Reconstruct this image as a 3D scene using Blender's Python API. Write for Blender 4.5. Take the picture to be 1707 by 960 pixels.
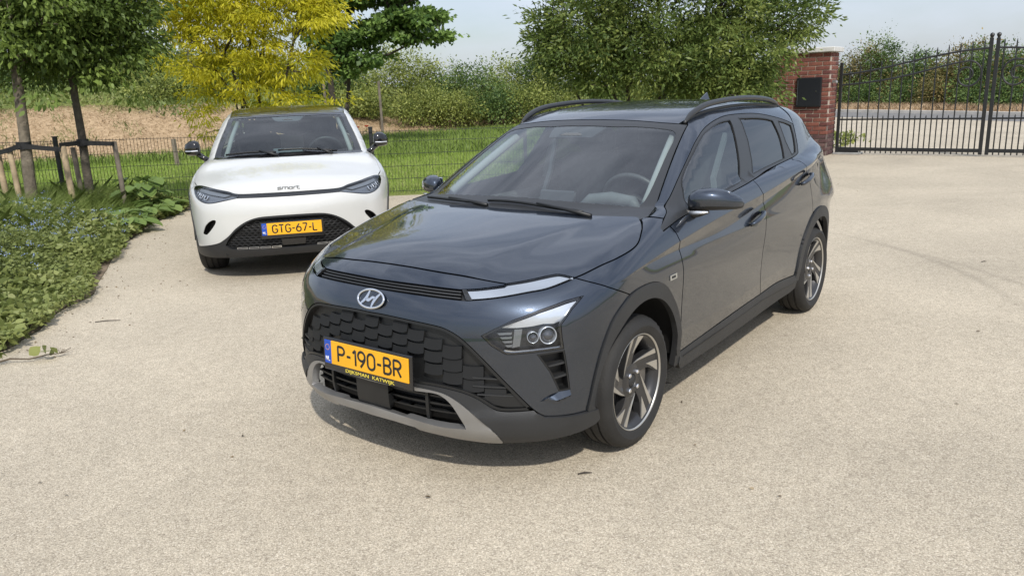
import bpy, bmesh, math, random
import numpy as np
from mathutils import Vector, Matrix
from mathutils.geometry import delaunay_2d_cdt
R_ = math.radians
for o in list(bpy.data.objects): bpy.data.objects.remove(o, do_unlink=True)
SC = bpy.context.scene; COL = SC.collection
# ------------------------------------------------------------------ camera
CAM_H, PITCH, ROLL = 1.5998, .2461, -.0368
cam = bpy.data.cameras.new('camera'); cam.sensor_width = 36; cam.lens = 36*1317.69/1707
cam.clip_start = .05; cam.clip_end = 3000
co = bpy.data.objects.new('camera', cam); COL.objects.link(co); SC.camera = co
_f = Vector((0, math.cos(PITCH), -math.sin(PITCH))); _u = Vector((0, math.sin(PITCH), math.cos(PITCH))); _r = Vector((1, 0, 0))
_c, _s = math.cos(ROLL), math.sin(ROLL)
_r2 = _c*_r+_s*_u; _u2 = -_s*_r+_c*_u
m = Matrix((_r2, _u2, -_f)).transposed().to_4x4(); m.translation = (0, 0, CAM_H); co.matrix_world = m
# ------------------------------------------------------------------ sky, sun, exposure
SUN_EL = R_(46); SUN_DIR = Vector((.20, -1.0, 0)).normalized()*math.cos(SUN_EL)+Vector((0, 0, math.sin(SUN_EL)))
W = bpy.data.worlds.new('World'); SC.world = W; W.use_nodes = True
nt = W.node_tree; nt.nodes.clear()
def N(t, kind, **kw):
    n = t.nodes.new(kind)
    for k, v in kw.items():
        if k == 'inp':
            for a, b in v.items(): n.inputs[a].default_value = b
        else: setattr(n, k, v)
    return n
sky = N(nt, 'ShaderNodeTexSky', sky_type='NISHITA', sun_disc=False, sun_elevation=SUN_EL, sun_rotation=math.atan2(SUN_DIR.x, SUN_DIR.y), altitude=5, air_density=1.0, dust_density=1.6, ozone_density=1.0)
tc = N(nt, 'ShaderNodeTexCoord')
mp = N(nt, 'ShaderNodeMapping'); mp.inputs['Scale'].default_value = (1.0, 1.0, 3.2); mp.inputs['Location'].default_value = (.3, .1, .0)
nt.links.new(tc.outputs['Generated'], mp.inputs['Vector'])
cn = N(nt, 'ShaderNodeTexNoise', inp={'Scale': 1.9, 'Detail': 7.0, 'Roughness': .58, 'Distortion': .35})
nt.links.new(mp.outputs[0], cn.inputs['Vector'])
cr = N(nt, 'ShaderNodeValToRGB'); cr.color_ramp.elements[0].position = .36; cr.color_ramp.elements[1].position = .66
cr.color_ramp.elements[0].color = (.34, .34, .34, 1); cr.color_ramp.elements[1].color = (.93, .93, .93, 1)
nt.links.new(cn.outputs['Fac'], cr.inputs['Fac'])
mx = N(nt, 'ShaderNodeMix', data_type='RGBA'); mx.inputs['B'].default_value = (5.7, 6.05, 6.75, 1)
sz = N(nt, 'ShaderNodeSeparateXYZ'); nt.links.new(tc.outputs['Generated'], sz.inputs[0])     # overcast cloud brightens towards the zenith (CIE)
cie = N(nt, 'ShaderNodeMapRange', inp={'From Min': 0., 'From Max': 1., 'To Min': 1.06, 'To Max': 1.75}); nt.links.new(sz.outputs['Z'], cie.inputs['Value'])
cv = N(nt, 'ShaderNodeVectorMath', operation='SCALE'); cv.inputs[0].default_value = (5.6, 6.1, 7.1); nt.links.new(cie.outputs[0], cv.inputs['Scale']); nt.links.new(cv.outputs[0], mx.inputs['B'])
nt.links.new(cr.outputs['Color'], mx.inputs['Factor']); nt.links.new(sky.outputs[0], mx.inputs['A'])
bg = N(nt, 'ShaderNodeBackground', inp={'Strength': .116}); wo = N(nt, 'ShaderNodeOutputWorld')
nt.links.new(mx.outputs['Result'], bg.inputs['Color']); nt.links.new(bg.outputs[0], wo.inputs['Surface'])
sl = bpy.data.lights.new('sun', 'SUN'); sl.energy = 3.45; sl.angle = R_(1.6); sl.color = (1, .95, .87)
so = bpy.data.objects.new('sun', sl); COL.objects.link(so); so.rotation_euler = SUN_DIR.to_track_quat('Z', 'Y').to_euler()
SC.view_settings.view_transform = 'Standard'; SC.view_settings.look = 'None'; SC.view_settings.gamma = 1; SC.view_settings.exposure = 0.07
SC.view_settings.use_curve_mapping = False
SC.render.engine = 'CYCLES'; SC.cycles.max_bounces = 10; SC.cycles.transparent_max_bounces = 24
# ------------------------------------------------------------------ materials
def mat(name, base=(.5, .5, .5), rough=.5, metal=0., spec=.5, coat=0., coatr=.03, vary=0., vscale=8., bump=0., bscale=60., trans=None, emit=None):
    m = bpy.data.materials.new(name); m.use_nodes = True; t = m.node_tree; b = t.nodes['Principled BSDF']
    b.inputs['Base Color'].default_value = (*base, 1); b.inputs['Roughness'].default_value = rough; b.inputs['Metallic'].default_value = metal
    b.inputs['Specular IOR Level'].default_value = spec; b.inputs['Coat Weight'].default_value = coat; b.inputs['Coat Roughness'].default_value = coatr
    tcn = N(t, 'ShaderNodeTexCoord')
    if vary:
        n = N(t, 'ShaderNodeTexNoise', inp={'Scale': vscale, 'Detail': 5.}); t.links.new(tcn.outputs['Object'], n.inputs['Vector'])
        r = N(t, 'ShaderNodeValToRGB'); r.color_ramp.elements[0].position = .3; r.color_ramp.elements[1].position = .7
        r.color_ramp.elements[0].color = (*[c*(1-vary) for c in base], 1); r.color_ramp.elements[1].color = (*[min(1, c*(1+vary)) for c in base], 1)
        t.links.new(n.outputs['Fac'], r.inputs['Fac']); t.links.new(r.outputs['Color'], b.inputs['Base Color'])
    if bump:
        n = N(t, 'ShaderNodeTexNoise', inp={'Scale': bscale, 'Detail': 3.}); t.links.new(tcn.outputs['Object'], n.inputs['Vector'])
        bp = N(t, 'ShaderNodeBump', inp={'Strength': bump, 'Distance': .01}); t.links.new(n.outputs['Fac'], bp.inputs['Height']); t.links.new(bp.outputs[0], b.inputs['Normal'])
    return m
def leafmat(name, c0, c1, c2, trans=.35, rough=.5):
    """leaf colours picked per leaf by the 'rnd' attribute"""
    m = bpy.data.materials.new(name); m.use_nodes = True; t = m.node_tree; b = t.nodes['Principled BSDF']
    a = N(t, 'ShaderNodeAttribute', attribute_name='rnd')
    r = N(t, 'ShaderNodeValToRGB'); e = r.color_ramp.elements
    e[0].color = (*c0, 1); e[1].color = (*c2, 1); e.new(.5).color = (*c1, 1)
    t.links.new(a.outputs['Fac'], r.inputs['Fac']); t.links.new(r.outputs['Color'], b.inputs['Base Color'])
    b.inputs['Roughness'].default_value = rough; b.inputs['Specular IOR Level'].default_value = .35
    tr = N(t, 'ShaderNodeBsdfTranslucent'); t.links.new(r.outputs['Color'], tr.inputs['Color'])
    mxs = N(t, 'ShaderNodeMixShader'); mxs.inputs[0].default_value = trans
    t.links.new(b.outputs[0], mxs.inputs[1]); t.links.new(tr.outputs[0], mxs.inputs[2])
    t.links.new(mxs.outputs[0], t.nodes['Material Output'].inputs['Surface'])
    return m
def glassmat(name, tint, ior=1.5, rough=.0):
    m = bpy.data.materials.new(name); m.use_nodes = True; t = m.node_tree; t.nodes.clear()
    o = N(t, 'ShaderNodeOutputMaterial'); fr = N(t, 'ShaderNodeFresnel'); ge = N(t, 'ShaderNodeNewGeometry'); im = N(t, 'ShaderNodeMapRange', inp={'To Min': ior, 'To Max': 1/ior}); t.links.new(ge.outputs['Backfacing'], im.inputs['Value']); t.links.new(im.outputs[0], fr.inputs['IOR'])
    tp = N(t, 'ShaderNodeBsdfTransparent'); tp.inputs[0].default_value = (*tint, 1)
    gl = N(t, 'ShaderNodeBsdfGlossy'); gl.inputs['Roughness'].default_value = rough; gl.inputs['Color'].default_value = (1, 1, 1, 1)
    mxs = N(t, 'ShaderNodeMixShader'); t.links.new(fr.outputs[0], mxs.inputs[0]); t.links.new(tp.outputs[0], mxs.inputs[1]); t.links.new(gl.outputs[0], mxs.inputs[2])
    t.links.new(mxs.outputs[0], o.inputs['Surface'])
    return m
# ------------------------------------------------------------------ mesh helpers
def mesh(name, v, f, mats, smooth=False, midx=None, normals=None):
    me = bpy.data.meshes.new(name)
    me.from_pydata([tuple(map(float, p)) for p in v], [], [tuple(map(int, q)) for q in f]) if not isinstance(f, np.ndarray) else _fast(me, v, f)
    for q in (mats if isinstance(mats, (list, tuple)) else [mats]): me.materials.append(q)
    if midx is not None: me.polygons.foreach_set('material_index', np.asarray(midx, np.int32))
    if smooth: me.polygons.foreach_set('use_smooth', np.ones(len(me.polygons), bool))
    me.update()
    if normals is not None: me.normals_split_custom_set_from_vertices([tuple(map(float, n)) for n in normals])
    return me
def _fast(me, v, f):
    v = np.asarray(v, np.float32); nf, k = f.shape
    me.vertices.add(len(v)); me.vertices.foreach_set('co', v.ravel())
    me.loops.add(nf*k); me.loops.foreach_set('vertex_index', f.astype(np.int32).ravel())
    me.polygons.add(nf); me.polygons.foreach_set('loop_start', np.arange(0, nf*k, k, dtype=np.int32))
    try: me.polygons.foreach_set('loop_total', np.full(nf, k, np.int32))
    except Exception: pass
    me.update(calc_edges=True)
def obj(name, me, parent=None, loc=None, rot=None, label=None, cat=None, group=None, kind=None):
    o = bpy.data.objects.new(name, me); COL.objects.link(o)
    if parent is not None: o.parent = parent
    if loc is not None: o.location = loc
    if rot is not None: o.rotation_euler = rot
    if label: o['label'] = label
    if cat: o['category'] = cat
    if group: o['group'] = group
    if kind: o['kind'] = kind
    return o
def thing(name, label, cat, loc=(0, 0, 0), rz=0, group=None): return obj(name, None, None, loc, (0, 0, rz), label, cat, group)
class MB:
    """collects simple shapes into one mesh"""
    def __init__(s): s.v = []; s.f = []; s.mi = []; s.cur = 0
    def add(s, v, f, mi=None):
        b = len(s.v); s.v += [tuple(map(float, p)) for p in v]; s.f += [tuple(i+b for i in q) for q in f]; s.mi += [s.cur if mi is None else mi]*len(f); return s
    def box(s, c, d, M=None, bev=0.):
        x, y, z = d[0]/2, d[1]/2, d[2]/2
        if bev:
            v = []; 
            for sz in (-1, 1):
                for k, (bx, by) in enumerate(((0, 0),)):
                    pass
            b = bev; v = []
            lay = [(-z, b), (-z+b, 0), (z-b, 0), (z, b)]
            for zz, ins in lay:
                X, Y = x-ins, y-ins; e = min(b, X*.5, Y*.5) if True else 0
                v += [(X-e, -Y, zz), (X, -Y+e, zz), (X, Y-e, zz), (X-e, Y, zz), (-X+e, Y, zz), (-X, Y-e, zz), (-X, -Y+e, zz), (-X+e, -Y, zz)]
            f = [tuple(range(7, -1, -1)), tuple(range(24, 32))]
            for l in range(3):
                for k in range(8): f.append((l*8+k, l*8+(k+1) % 8, l*8+8+(k+1) % 8, l*8+8+k))
        else:
            v = [(sx*x, sy*y, sz*z) for sz in (-1, 1) for sx, sy in ((-1, -1), (1, -1), (1, 1), (-1, 1))]
            f = [(3, 2, 1, 0), (4, 5, 6, 7), (0, 1, 5, 4), (1, 2, 6, 5), (2, 3, 7, 6), (3, 0, 4, 7)]
        if M is not None: v = [M @ Vector(p) for p in v]
        return s.add([(p[0]+c[0], p[1]+c[1], p[2]+c[2]) for p in v], f)
    def tube(s, pts, rad, n=8, cap=True, sq=None):
        pts = [Vector(p) for p in pts]; k = len(pts)
        rad = [rad]*k if not hasattr(rad, '__len__') else rad
        v = []; up = None
        for i, p in enumerate(pts):
            t = (pts[min(i+1, k-1)]-pts[max(i-1, 0)]).normalized()
            if up is None: up = Vector((0, 0, 1)) if abs(t.z) < .9 else Vector((1, 0, 0))
            a = t.cross(up).normalized(); up = a.cross(t).normalized()
            for j in range(n):
                w = 2*math.pi*j/n+(math.pi/4 if n == 4 else 0); q = p+(a*math.cos(w)+up*math.sin(w))*rad[i]; v.append(q)
        f = [(i*n+j, i*n+(j+1) % n, (i+1)*n+(j+1) % n, (i+1)*n+j) for i in range(k-1) for j in range(n)]
        if cap: f += [tuple(range(n-1, -1, -1)), tuple((k-1)*n+j for j in range(n))]
        return s.add(v, f)
    def lathe(s, prof, M=None, n=48, a0=0, a1=2*math.pi):
        """prof: (r, h) about the local z axis"""
        full = abs(a1-a0-2*math.pi) < 1e-6; k = n if full else n+1; v = []
        for r, h in prof:
            for j in range(k):
                w = a0+(a1-a0)*j/n; q = Vector((r*math.cos(w), r*math.sin(w), h)); v.append(M @ q if M is not None else q)
        f = []
        for i in range(len(prof)-1):
            for j in range(n): f.append((i*k+j, i*k+(j+1) % k, (i+1)*k+(j+1) % k, (i+1)*k+j))
        return s.add(v, f)
    def prism(s, poly, h0, h1, M=None, top=True):
        n = len(poly); v = [Vector((x, y, h0)) for x, y in poly]+[Vector((x, y, h1)) for x, y in poly]
        if M is not None: v = [M @ p for p in v]
        return s.add(v, [tuple(range(n-1, -1, -1)), tuple(range(n, 2*n))]+[(i, (i+1) % n, n+(i+1) % n, n+i) for i in range(n)])
    def build(s, name, mats, parent=None, smooth=False, **kw):
        me = mesh(name, s.v, s.f, mats, smooth, s.mi if isinstance(mats, (list, tuple)) else None); return obj(name, me, parent, **kw)
def autosmooth(o, ang=40):
    bm = bmesh.new(); bm.from_mesh(o.data); a = R_(ang)
    for e in bm.edges: e.smooth = not (len(e.link_faces) == 2 and e.calc_face_angle(0) > a)
    for f in bm.faces: f.smooth = True
    bm.to_mesh(o.data); bm.free(); return o
def setrnd(me, vals):
    a = me.attributes.new('rnd', 'FLOAT', 'FACE'); a.data.foreach_set('value', np.asarray(vals, np.float32))
# ------------------------------------------------------------------ ground, driveway, road, bank
def pch(xs, ys):
    xs = np.asarray(xs, float); ys = np.asarray(ys, float)
    if xs[0] > xs[-1]: xs, ys = xs[::-1], ys[::-1]
    h = np.diff(xs); d = np.diff(ys)/h; m = np.zeros_like(xs)
    for i in range(1, len(xs)-1):
        if d[i-1]*d[i] > 0:
            w1 = 2*h[i]+h[i-1]; w2 = h[i]+2*h[i-1]; m[i] = (w1+w2)/(w1/d[i-1]+w2/d[i])
    m[0] = d[0]; m[-1] = d[-1]
    def f(x):
        x = np.asarray(x, float); i = np.clip(np.searchsorted(xs, x)-1, 0, len(xs)-2)
        t = (x-xs[i])/h[i]; tc = np.clip(t, 0, 1); t2 = tc*tc; t3 = t2*tc
        r = (2*t3-3*t2+1)*ys[i]+(t3-2*t2+tc)*h[i]*m[i]+(-2*t3+3*t2)*ys[i+1]+(t3-t2)*h[i]*m[i+1]
        return r+np.where(t < 0, (x-xs[0])*m[0], 0)+np.where(t > 1, (x-xs[-1])*m[-1], 0)
    return f
def sstep(a, b, x):
    t = np.clip((np.asarray(x, float)-a)/(b-a), 0, 1); return t*t*(3-2*t)
def vnoise(x, y, s, seed=0):
    """cheap smooth value noise"""
    x = np.asarray(x, float)/s; y = np.asarray(y, float)/s; xi = np.floor(x); yi = np.floor(y); fx = x-xi; fy = y-yi
    def h(a, b): v = np.sin(a*127.1+b*311.7+seed*74.7)*43758.5453; return v-np.floor(v)
    fx = fx*fx*(3-2*fx); fy = fy*fy*(3-2*fy)
    return (h(xi, yi)*(1-fx)+h(xi+1, yi)*fx)*(1-fy)+(h(xi, yi+1)*(1-fx)+h(xi+1, yi+1)*fx)*fy
def bank_foot(x): return np.interp(x, [-40, -20, -14, -9.5, -4.5, 0, 6, 9], [19, 20.5, 22, 24, 30.5, 33, 35, 36])
def bank_fade(x, y): return 1-sstep(7, 10, x)
def terrain(x, y):
    x = np.asarray(x, float); y = np.asarray(y, float); d = y-bank_foot(x)
    h1 = np.interp(x, [-16, -10, -6, -2, 6], [1.5, 1.45, .75, .42, .35]); h2 = np.interp(x, [-16, -9, -4, 6], [.75, .7, .45, .3])
    z = h1*sstep(0, 4.2, d)+h2*sstep(3.6, 11, d)
    z += .10*(vnoise(x, y, 1.1, 3)-.5)*sstep(.3, 2, d)+.05*(vnoise(x, y, .4, 5)-.5)*sstep(.3, 2, d)
    return z*bank_fade(x, y)-.012
gx = np.unique(np.concatenate([np.linspace(-600, -40, 15), np.linspace(-40, 12, 150), np.linspace(12, 40, 20), np.linspace(40, 600, 14)]))
gy = np.unique(np.concatenate([np.linspace(-200, -10, 8), np.linspace(-10, 18, 20), np.linspace(18, 48, 120), np.linspace(48, 70, 20), np.linspace(70, 1500, 18)]))
GX, GY = np.meshgrid(gx, gy); GZ = terrain(GX, GY)
V = np.stack([GX, GY, GZ], -1).reshape(-1, 3); nx_, ny_ = len(gx), len(gy)
ii, jj = np.meshgrid(np.arange(nx_-1), np.arange(ny_-1)); a = (jj*nx_+ii).ravel(); Fq = np.stack([a, a+1, a+nx_+1, a+nx_], -1)
def groundmat():
    m = bpy.data.materials.new('meadow_ground'); m.use_nodes = True; t = m.node_tree; b = t.nodes['Principled BSDF']; b.inputs['Roughness'].default_value = .9; b.inputs['Specular IOR Level'].default_value = .1
    at = N(t, 'ShaderNodeAttribute', attribute_name='zone'); tcn = N(t, 'ShaderNodeTexCoord')
    n1 = N(t, 'ShaderNodeTexNoise', inp={'Scale': 1.2, 'Detail': 8., 'Roughness': .7}); t.links.new(tcn.outputs['Object'], n1.inputs['Vector'])
    n2 = N(t, 'ShaderNodeTexNoise', inp={'Scale': 9., 'Detail': 6., 'Roughness': .7}); t.links.new(tcn.outputs['Object'], n2.inputs['Vector'])
    g = N(t, 'ShaderNodeValToRGB'); g.color_ramp.elements[0].position = .3; g.color_ramp.elements[1].position = .75
    g.color_ramp.elements[0].color = (.15, .18, .05, 1); g.color_ramp.elements[1].color = (.27, .30, .09, 1); t.links.new(n1.outputs['Fac'], g.inputs['Fac'])
    s = N(t, 'ShaderNodeValToRGB'); s.color_ramp.elements[0].position = .3; s.color_ramp.elements[1].position = .72
    s.color_ramp.elements[0].color = (.24, .165, .095, 1); s.color_ramp.elements[1].color = (.52, .39, .25, 1); t.links.new(n2.outputs['Fac'], s.inputs['Fac'])
    mx = N(t, 'ShaderNodeMix', data_type='RGBA'); t.links.new(at.outputs['Fac'], mx.inputs['Factor']); t.links.new(g.outputs['Color'], mx.inputs['A']); t.links.new(s.outputs['Color'], mx.inputs['B'])
    t.links.new(mx.outputs['Result'], b.inputs['Base Color'])
    bp = N(t, 'ShaderNodeBump', inp={'Strength': .6, 'Distance': .08}); t.links.new(n2.outputs['Fac'], bp.inputs['Height']); t.links.new(bp.outputs[0], b.inputs['Normal'])
    return m
me = mesh('ground', V, Fq, groundmat(), True)
D = GY-bank_foot(GX)
zone = (sstep(-.2, .5, D+.8*(vnoise(GX, GY, 1.5, 9)-.5))*(1-sstep(3.4, 5.0, D+1.4*(vnoise(GX, GY, 2.2, 4)-.5)))*bank_fade(GX, GY)).ravel()
verge = lambda x, y: 0
me.attributes.new('zone', 'FLOAT', 'POINT').data.foreach_set('value', zone.astype(np.float32))
obj('ground', me, kind='structure', label='grassy ground rising to a dry straw bank beyond the fence')
# driveway of light resin-bound gravel
EDGE = [(-9, 3.2), (-6, 4.1), (-4.3, 4.72), (-3.55, 4.98), (-3.5, 5.5), (-3.62, 6.1), (-3.66, 6.7), (-3.95, 7.5), (-4.35, 8.6), (-4.62, 9.6), (-4.85, 10.6), (-4.92, 11.3), (-4.88, 12.56)]
def _cr(P_, n=5):
    P_ = [np.asarray(p, float) for p in P_]; Q_ = [2*P_[0]-P_[1]]+P_+[2*P_[-1]-P_[-2]]; out = []
    for i in range(1, len(Q_)-2):
        for k in range(n):
            t = k/n; p0, p1, p2, p3 = Q_[i-1:i+3]; out.append(tuple(.5*(2*p1+(p2-p0)*t+(2*p0-5*p1+4*p2-p3)*t*t+(3*p1-p0-3*p2+p3)*t**3)))
    return out+[tuple(P_[-1])]
EDGE = _cr(EDGE)
EDGE = [(x+.05*(float(vnoise(x*3+y, y, .35, 7))-.5), y) for x, y in EDGE]
DRIVE = EDGE+[(-1.3, 12.78), (2.6, 13.15), (4.4, 14.9), (6.1, 17.2), (6.6, 17.6), (7.3, 24), (9.5, 38), (12.3, 36.8), (14.0, 33), (15.8, 29.1), (17.1, 25.6), (24, 5), (30, -15), (-9, -15)]
def gravelmat(name, tint, dark=.72, marks=False):
    m = bpy.data.materials.new(name); m.use_nodes = True; t = m.node_tree; b = t.nodes['Principled BSDF']; b.inputs['Roughness'].default_value = .82; b.inputs['Specular IOR Level'].default_value = .25
    tcn = N(t, 'ShaderNodeTexCoord')
    vo = N(t, 'ShaderNodeTexVoronoi', inp={'Scale': 185., 'Randomness': 1.}); t.links.new(tcn.outputs['Object'], vo.inputs['Vector'])
    sep = N(t, 'ShaderNodeSeparateColor'); t.links.new(vo.outputs['Color'], sep.inputs[0])
    r = N(t, 'ShaderNodeValToRGB'); e = r.color_ramp.elements
    e[0].position = 0; e[0].color = (.33, .29, .235, 1); e[1].position = 1; e[1].color = (.72, .67, .58, 1)
    for ps, c in ((.16, (.45, .40, .33, 1)), (.42, (.50, .45, .37, 1)), (.8, (.60, .545, .45, 1)), (.94, (.645, .59, .50, 1))): e.new(ps).color = c
    t.links.new(sep.outputs[0], r.inputs['Fac'])
    dk = N(t, 'ShaderNodeMapRange', inp={'From Min': .25, 'From Max': .75, 'To Min': 1., 'To Max': dark}); t.links.new(vo.outputs['Distance'], dk.inputs['Value'])
    n = N(t, 'ShaderNodeTexNoise', inp={'Scale': .55, 'Detail': 6., 'Roughness': .62, 'Distortion': .4}); t.links.new(tcn.outputs['Object'], n.inputs['Vector'])
    mr = N(t, 'ShaderNodeMapRange', inp={'From Min': .3, 'From Max': .7, 'To Min': .84, 'To Max': 1.11}); t.links.new(n.outputs['Fac'], mr.inputs['Value'])
    n3 = N(t, 'ShaderNodeTexNoise', inp={'Scale': 14., 'Detail': 4., 'Roughness': .7}); t.links.new(tcn.outputs['Object'], n3.inputs['Vector'])
    m3 = N(t, 'ShaderNodeMapRange', inp={'From Min': .3, 'From Max': .7, 'To Min': .9, 'To Max': 1.08}); t.links.new(n3.outputs['Fac'], m3.inputs['Value'])
    mu = N(t, 'ShaderNodeMath', operation='MULTIPLY'); t.links.new(dk.outputs[0], mu.inputs[0]); t.links.new(mr.outputs[0], mu.inputs[1])
    mu2 = N(t, 'ShaderNodeMath', operation='MULTIPLY'); t.links.new(mu.outputs[0], mu2.inputs[0]); t.links.new(m3.outputs[0], mu2.inputs[1])
    fac = mu2.outputs[0]
    if marks:   # faint curved tyre scuffs left on the surface: arcs of two turning circles
        sx = N(t, 'ShaderNodeSeparateXYZ'); t.links.new(tcn.outputs['Object'], sx.inputs[0])
        for (cx_, cy_, rr, wd, st, xm) in marks:
            d = N(t, 'ShaderNodeVectorMath', operation='DISTANCE'); cb = N(t, 'ShaderNodeCombineXYZ'); t.links.new(sx.outputs[0], cb.inputs[0]); t.links.new(sx.outputs[1], cb.inputs[1])
            t.links.new(cb.outputs[0], d.inputs[0]); d.inputs[1].default_value = (cx_, cy_, 0)
            s1 = N(t, 'ShaderNodeMath', operation='SUBTRACT'); t.links.new(d.outputs['Value'], s1.inputs[0]); s1.inputs[1].default_value = rr
            s2 = N(t, 'ShaderNodeMath', operation='ABSOLUTE'); t.links.new(s1.outputs[0], s2.inputs[0])
            s3 = N(t, 'ShaderNodeMapRange', inp={'From Min': 0, 'From Max': wd, 'To Min': st, 'To Max': 0.}); t.links.new(s2.outputs[0], s3.inputs['Value'])
            pn = N(t, 'ShaderNodeMapRange', inp={'From Min': xm, 'From Max': xm+.35, 'To Min': 0., 'To Max': 1.}); t.links.new(sx.outputs[0], pn.inputs['Value'])
            s4 = N(t, 'ShaderNodeMath', operation='MULTIPLY'); t.links.new(s3.outputs[0], s4.inputs[0]); t.links.new(pn.outputs[0], s4.inputs[1])
            s5 = N(t, 'ShaderNodeMath', operation='SUBTRACT'); s5.inputs[0].default_value = 1.; t.links.new(s4.outputs[0], s5.inputs[1])
            mm = N(t, 'ShaderNodeMath', operation='MULTIPLY'); t.links.new(fac, mm.inputs[0]); t.links.new(s5.outputs[0], mm.inputs[1]); fac = mm.outputs[0]
    vm = N(t, 'ShaderNodeVectorMath', operation='SCALE'); t.links.new(r.outputs['Color'], vm.inputs[0]); t.links.new(fac, vm.inputs['Scale'])
    tn = N(t, 'ShaderNodeMix', data_type='RGBA', blend_type='MULTIPLY'); tn.inputs['Factor'].default_value = 1; tn.inputs['B'].default_value = (*tint, 1)
    t.links.new(vm.outputs[0], tn.inputs['A']); t.links.new(tn.outputs['Result'], b.inputs['Base Color'])
    bp = N(t, 'ShaderNodeBump', inp={'Strength': .5, 'Distance': .004}); bp.invert = True; t.links.new(vo.outputs['Distance'], bp.inputs['Height']); t.links.new(bp.outputs[0], b.inputs['Normal'])
    return m
def sheet(name, poly, z, mt, **kw):
    me = mesh(name, [(x, y, z) for x, y in poly], [tuple(range(len(poly)))], mt)
    bm = bmesh.new(); bm.from_mesh(me); bmesh.ops.triangulate(bm, faces=bm.faces[:])
    for f in bm.faces:
        if f.normal.z < 0: f.normal_flip()
    bm.to_mesh(me); bm.free()
    return obj(name, me, **kw)
MARKS = [(-.83, 6.6, 4.563, .075, .17, 3.35), (-1.1, 5.78, 5.03, .06, .14, 3.55)]
sheet('driveway', DRIVE, .0, gravelmat('driveway_gravel', (1.045, 1.01, .94), marks=MARKS), kind='structure', label='light beige resin-bound gravel driveway')
# public road behind the gate, with kerb and verge
RN = [(12.2, 36.6), (13.78, 32.75), (15.51, 29.01), (16.63, 25.77), (19.5, 17.5), (24, 4)]
RF = [(14.2, 41.5), (15.76, 37.51), (17.59, 32.94), (18.84, 29.23), (21.9, 20.5), (27, 6)]
sheet('road', RN+RF[::-1], .004, mat('asphalt', (.17, .165, .16), .9, vary=.2, vscale=3, bump=.3, bscale=150), kind='structure', label='grey asphalt road behind the gate')
k = MB()
for i in range(len(RF)-1):
    a, b = Vector((*RF[i], 0)), Vector((*RF[i+1], 0)); t = (b-a).normalized(); n_ = Vector((-t.y, t.x, 0))
    L = (b-a).length; 
    M_ = Matrix.Rotation(math.atan2(t.y, t.x), 3, 'Z'); c = (a+b)/2+n_*.12
    k.box((c.x, c.y, .055), (L+.02*(i % 2), .24, .13+.004*(i % 2)), M_)
k.build('kerb', mat('kerb_concrete', (.62, .58, .52), .8, vary=.15, vscale=2), kind='structure', label='pale concrete kerb along the far side of the road')
VG = [(x+dx, y+dy) for (x, y), (dx, dy) in zip(RF[::-1], [(4, 1.6)]*6)]
sheet('verge', [(x+.22, y+.08) for x, y in RF]+VG, .03, mat('dry_verge', (.40, .29, .15), .95, vary=.35, vscale=1.6, bump=.8, bscale=20), kind='structure', label='dry sandy grass verge beyond the road')
# soil of the planting bed
BED = [(-30, 3.0)]+EDGE+[(-4.88, 12.4), (-30, 10.9)]
sheet('bed_soil', BED, .006, mat('soil', (.17, .13, .09), .95, vary=.4, vscale=6, bump=1., bscale=40), kind='structure', label='bare soil of the planting bed along the driveway')
# ------------------------------------------------------------------ mesh fence
M_FENCE = mat('fence_black', (.018, .02, .02), .45)
def ftop(x): return float(np.interp(x, [-9, -4, 3], [1.13, 1.07, 1.0]))
FEN = [(-13.2, 11.85), (-10.7, 12.02), (-8.85, 12.15), (-6.9, 12.3), (-4.42, 12.5), (-2.17, 12.85), (.3, 13.05), (2.75, 13.27), (4.25, 15.1), (5.72, 17.0)]
fn = thing('mesh_fence', 'black double-wire mesh fence with square posts along the back of the driveway', 'fence', (0, 0, 0))
for i in range(len(FEN)-1):
    a, b = Vector((*FEN[i], 0)), Vector((*FEN[i+1], 0)); L = (b-a).length; t = (b-a)/L; za, zb = ftop(a.x)-.03, ftop(b.x)-.03
    w = MB(); nv = int(L/.05)
    for q in range(1, nv):
        s = q/nv; p = a+t*L*s; zt = za+(zb-za)*s; w.tube([(p.x, p.y, .04), (p.x, p.y, zt+.02)], .0031, 4, False)
    for hz_ in np.arange(.06, za-.02, .2):
        for dy in (-.006, .006):
            z1 = hz_; n_ = Vector((-t.y, t.x, 0))*dy
            w.tube([(a.x+n_.x, a.y+n_.y, z1), (b.x+n_.x, b.y+n_.y, z1+(zb-za)*z1/za)], .0042, 4, False)
    for dy in (-.006, .006):
        n_ = Vector((-t.y, t.x, 0))*dy; w.tube([(a.x+n_.x, a.y+n_.y, za), (b.x+n_.x, b.y+n_.y, zb)], .0042, 4, False)
    w.build('wire_panel', M_FENCE, fn, kind='stuff')
for i, (x, y) in enumerate(FEN):
    p = MB(); h = ftop(x)+.03; p.box((x, y+.035, h/2-.1), (.06, .05, h+.2), None, .006); p.box((x, y+.035, h+.006), (.068, .058, .018)); p.build('post', M_FENCE, fn)
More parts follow.
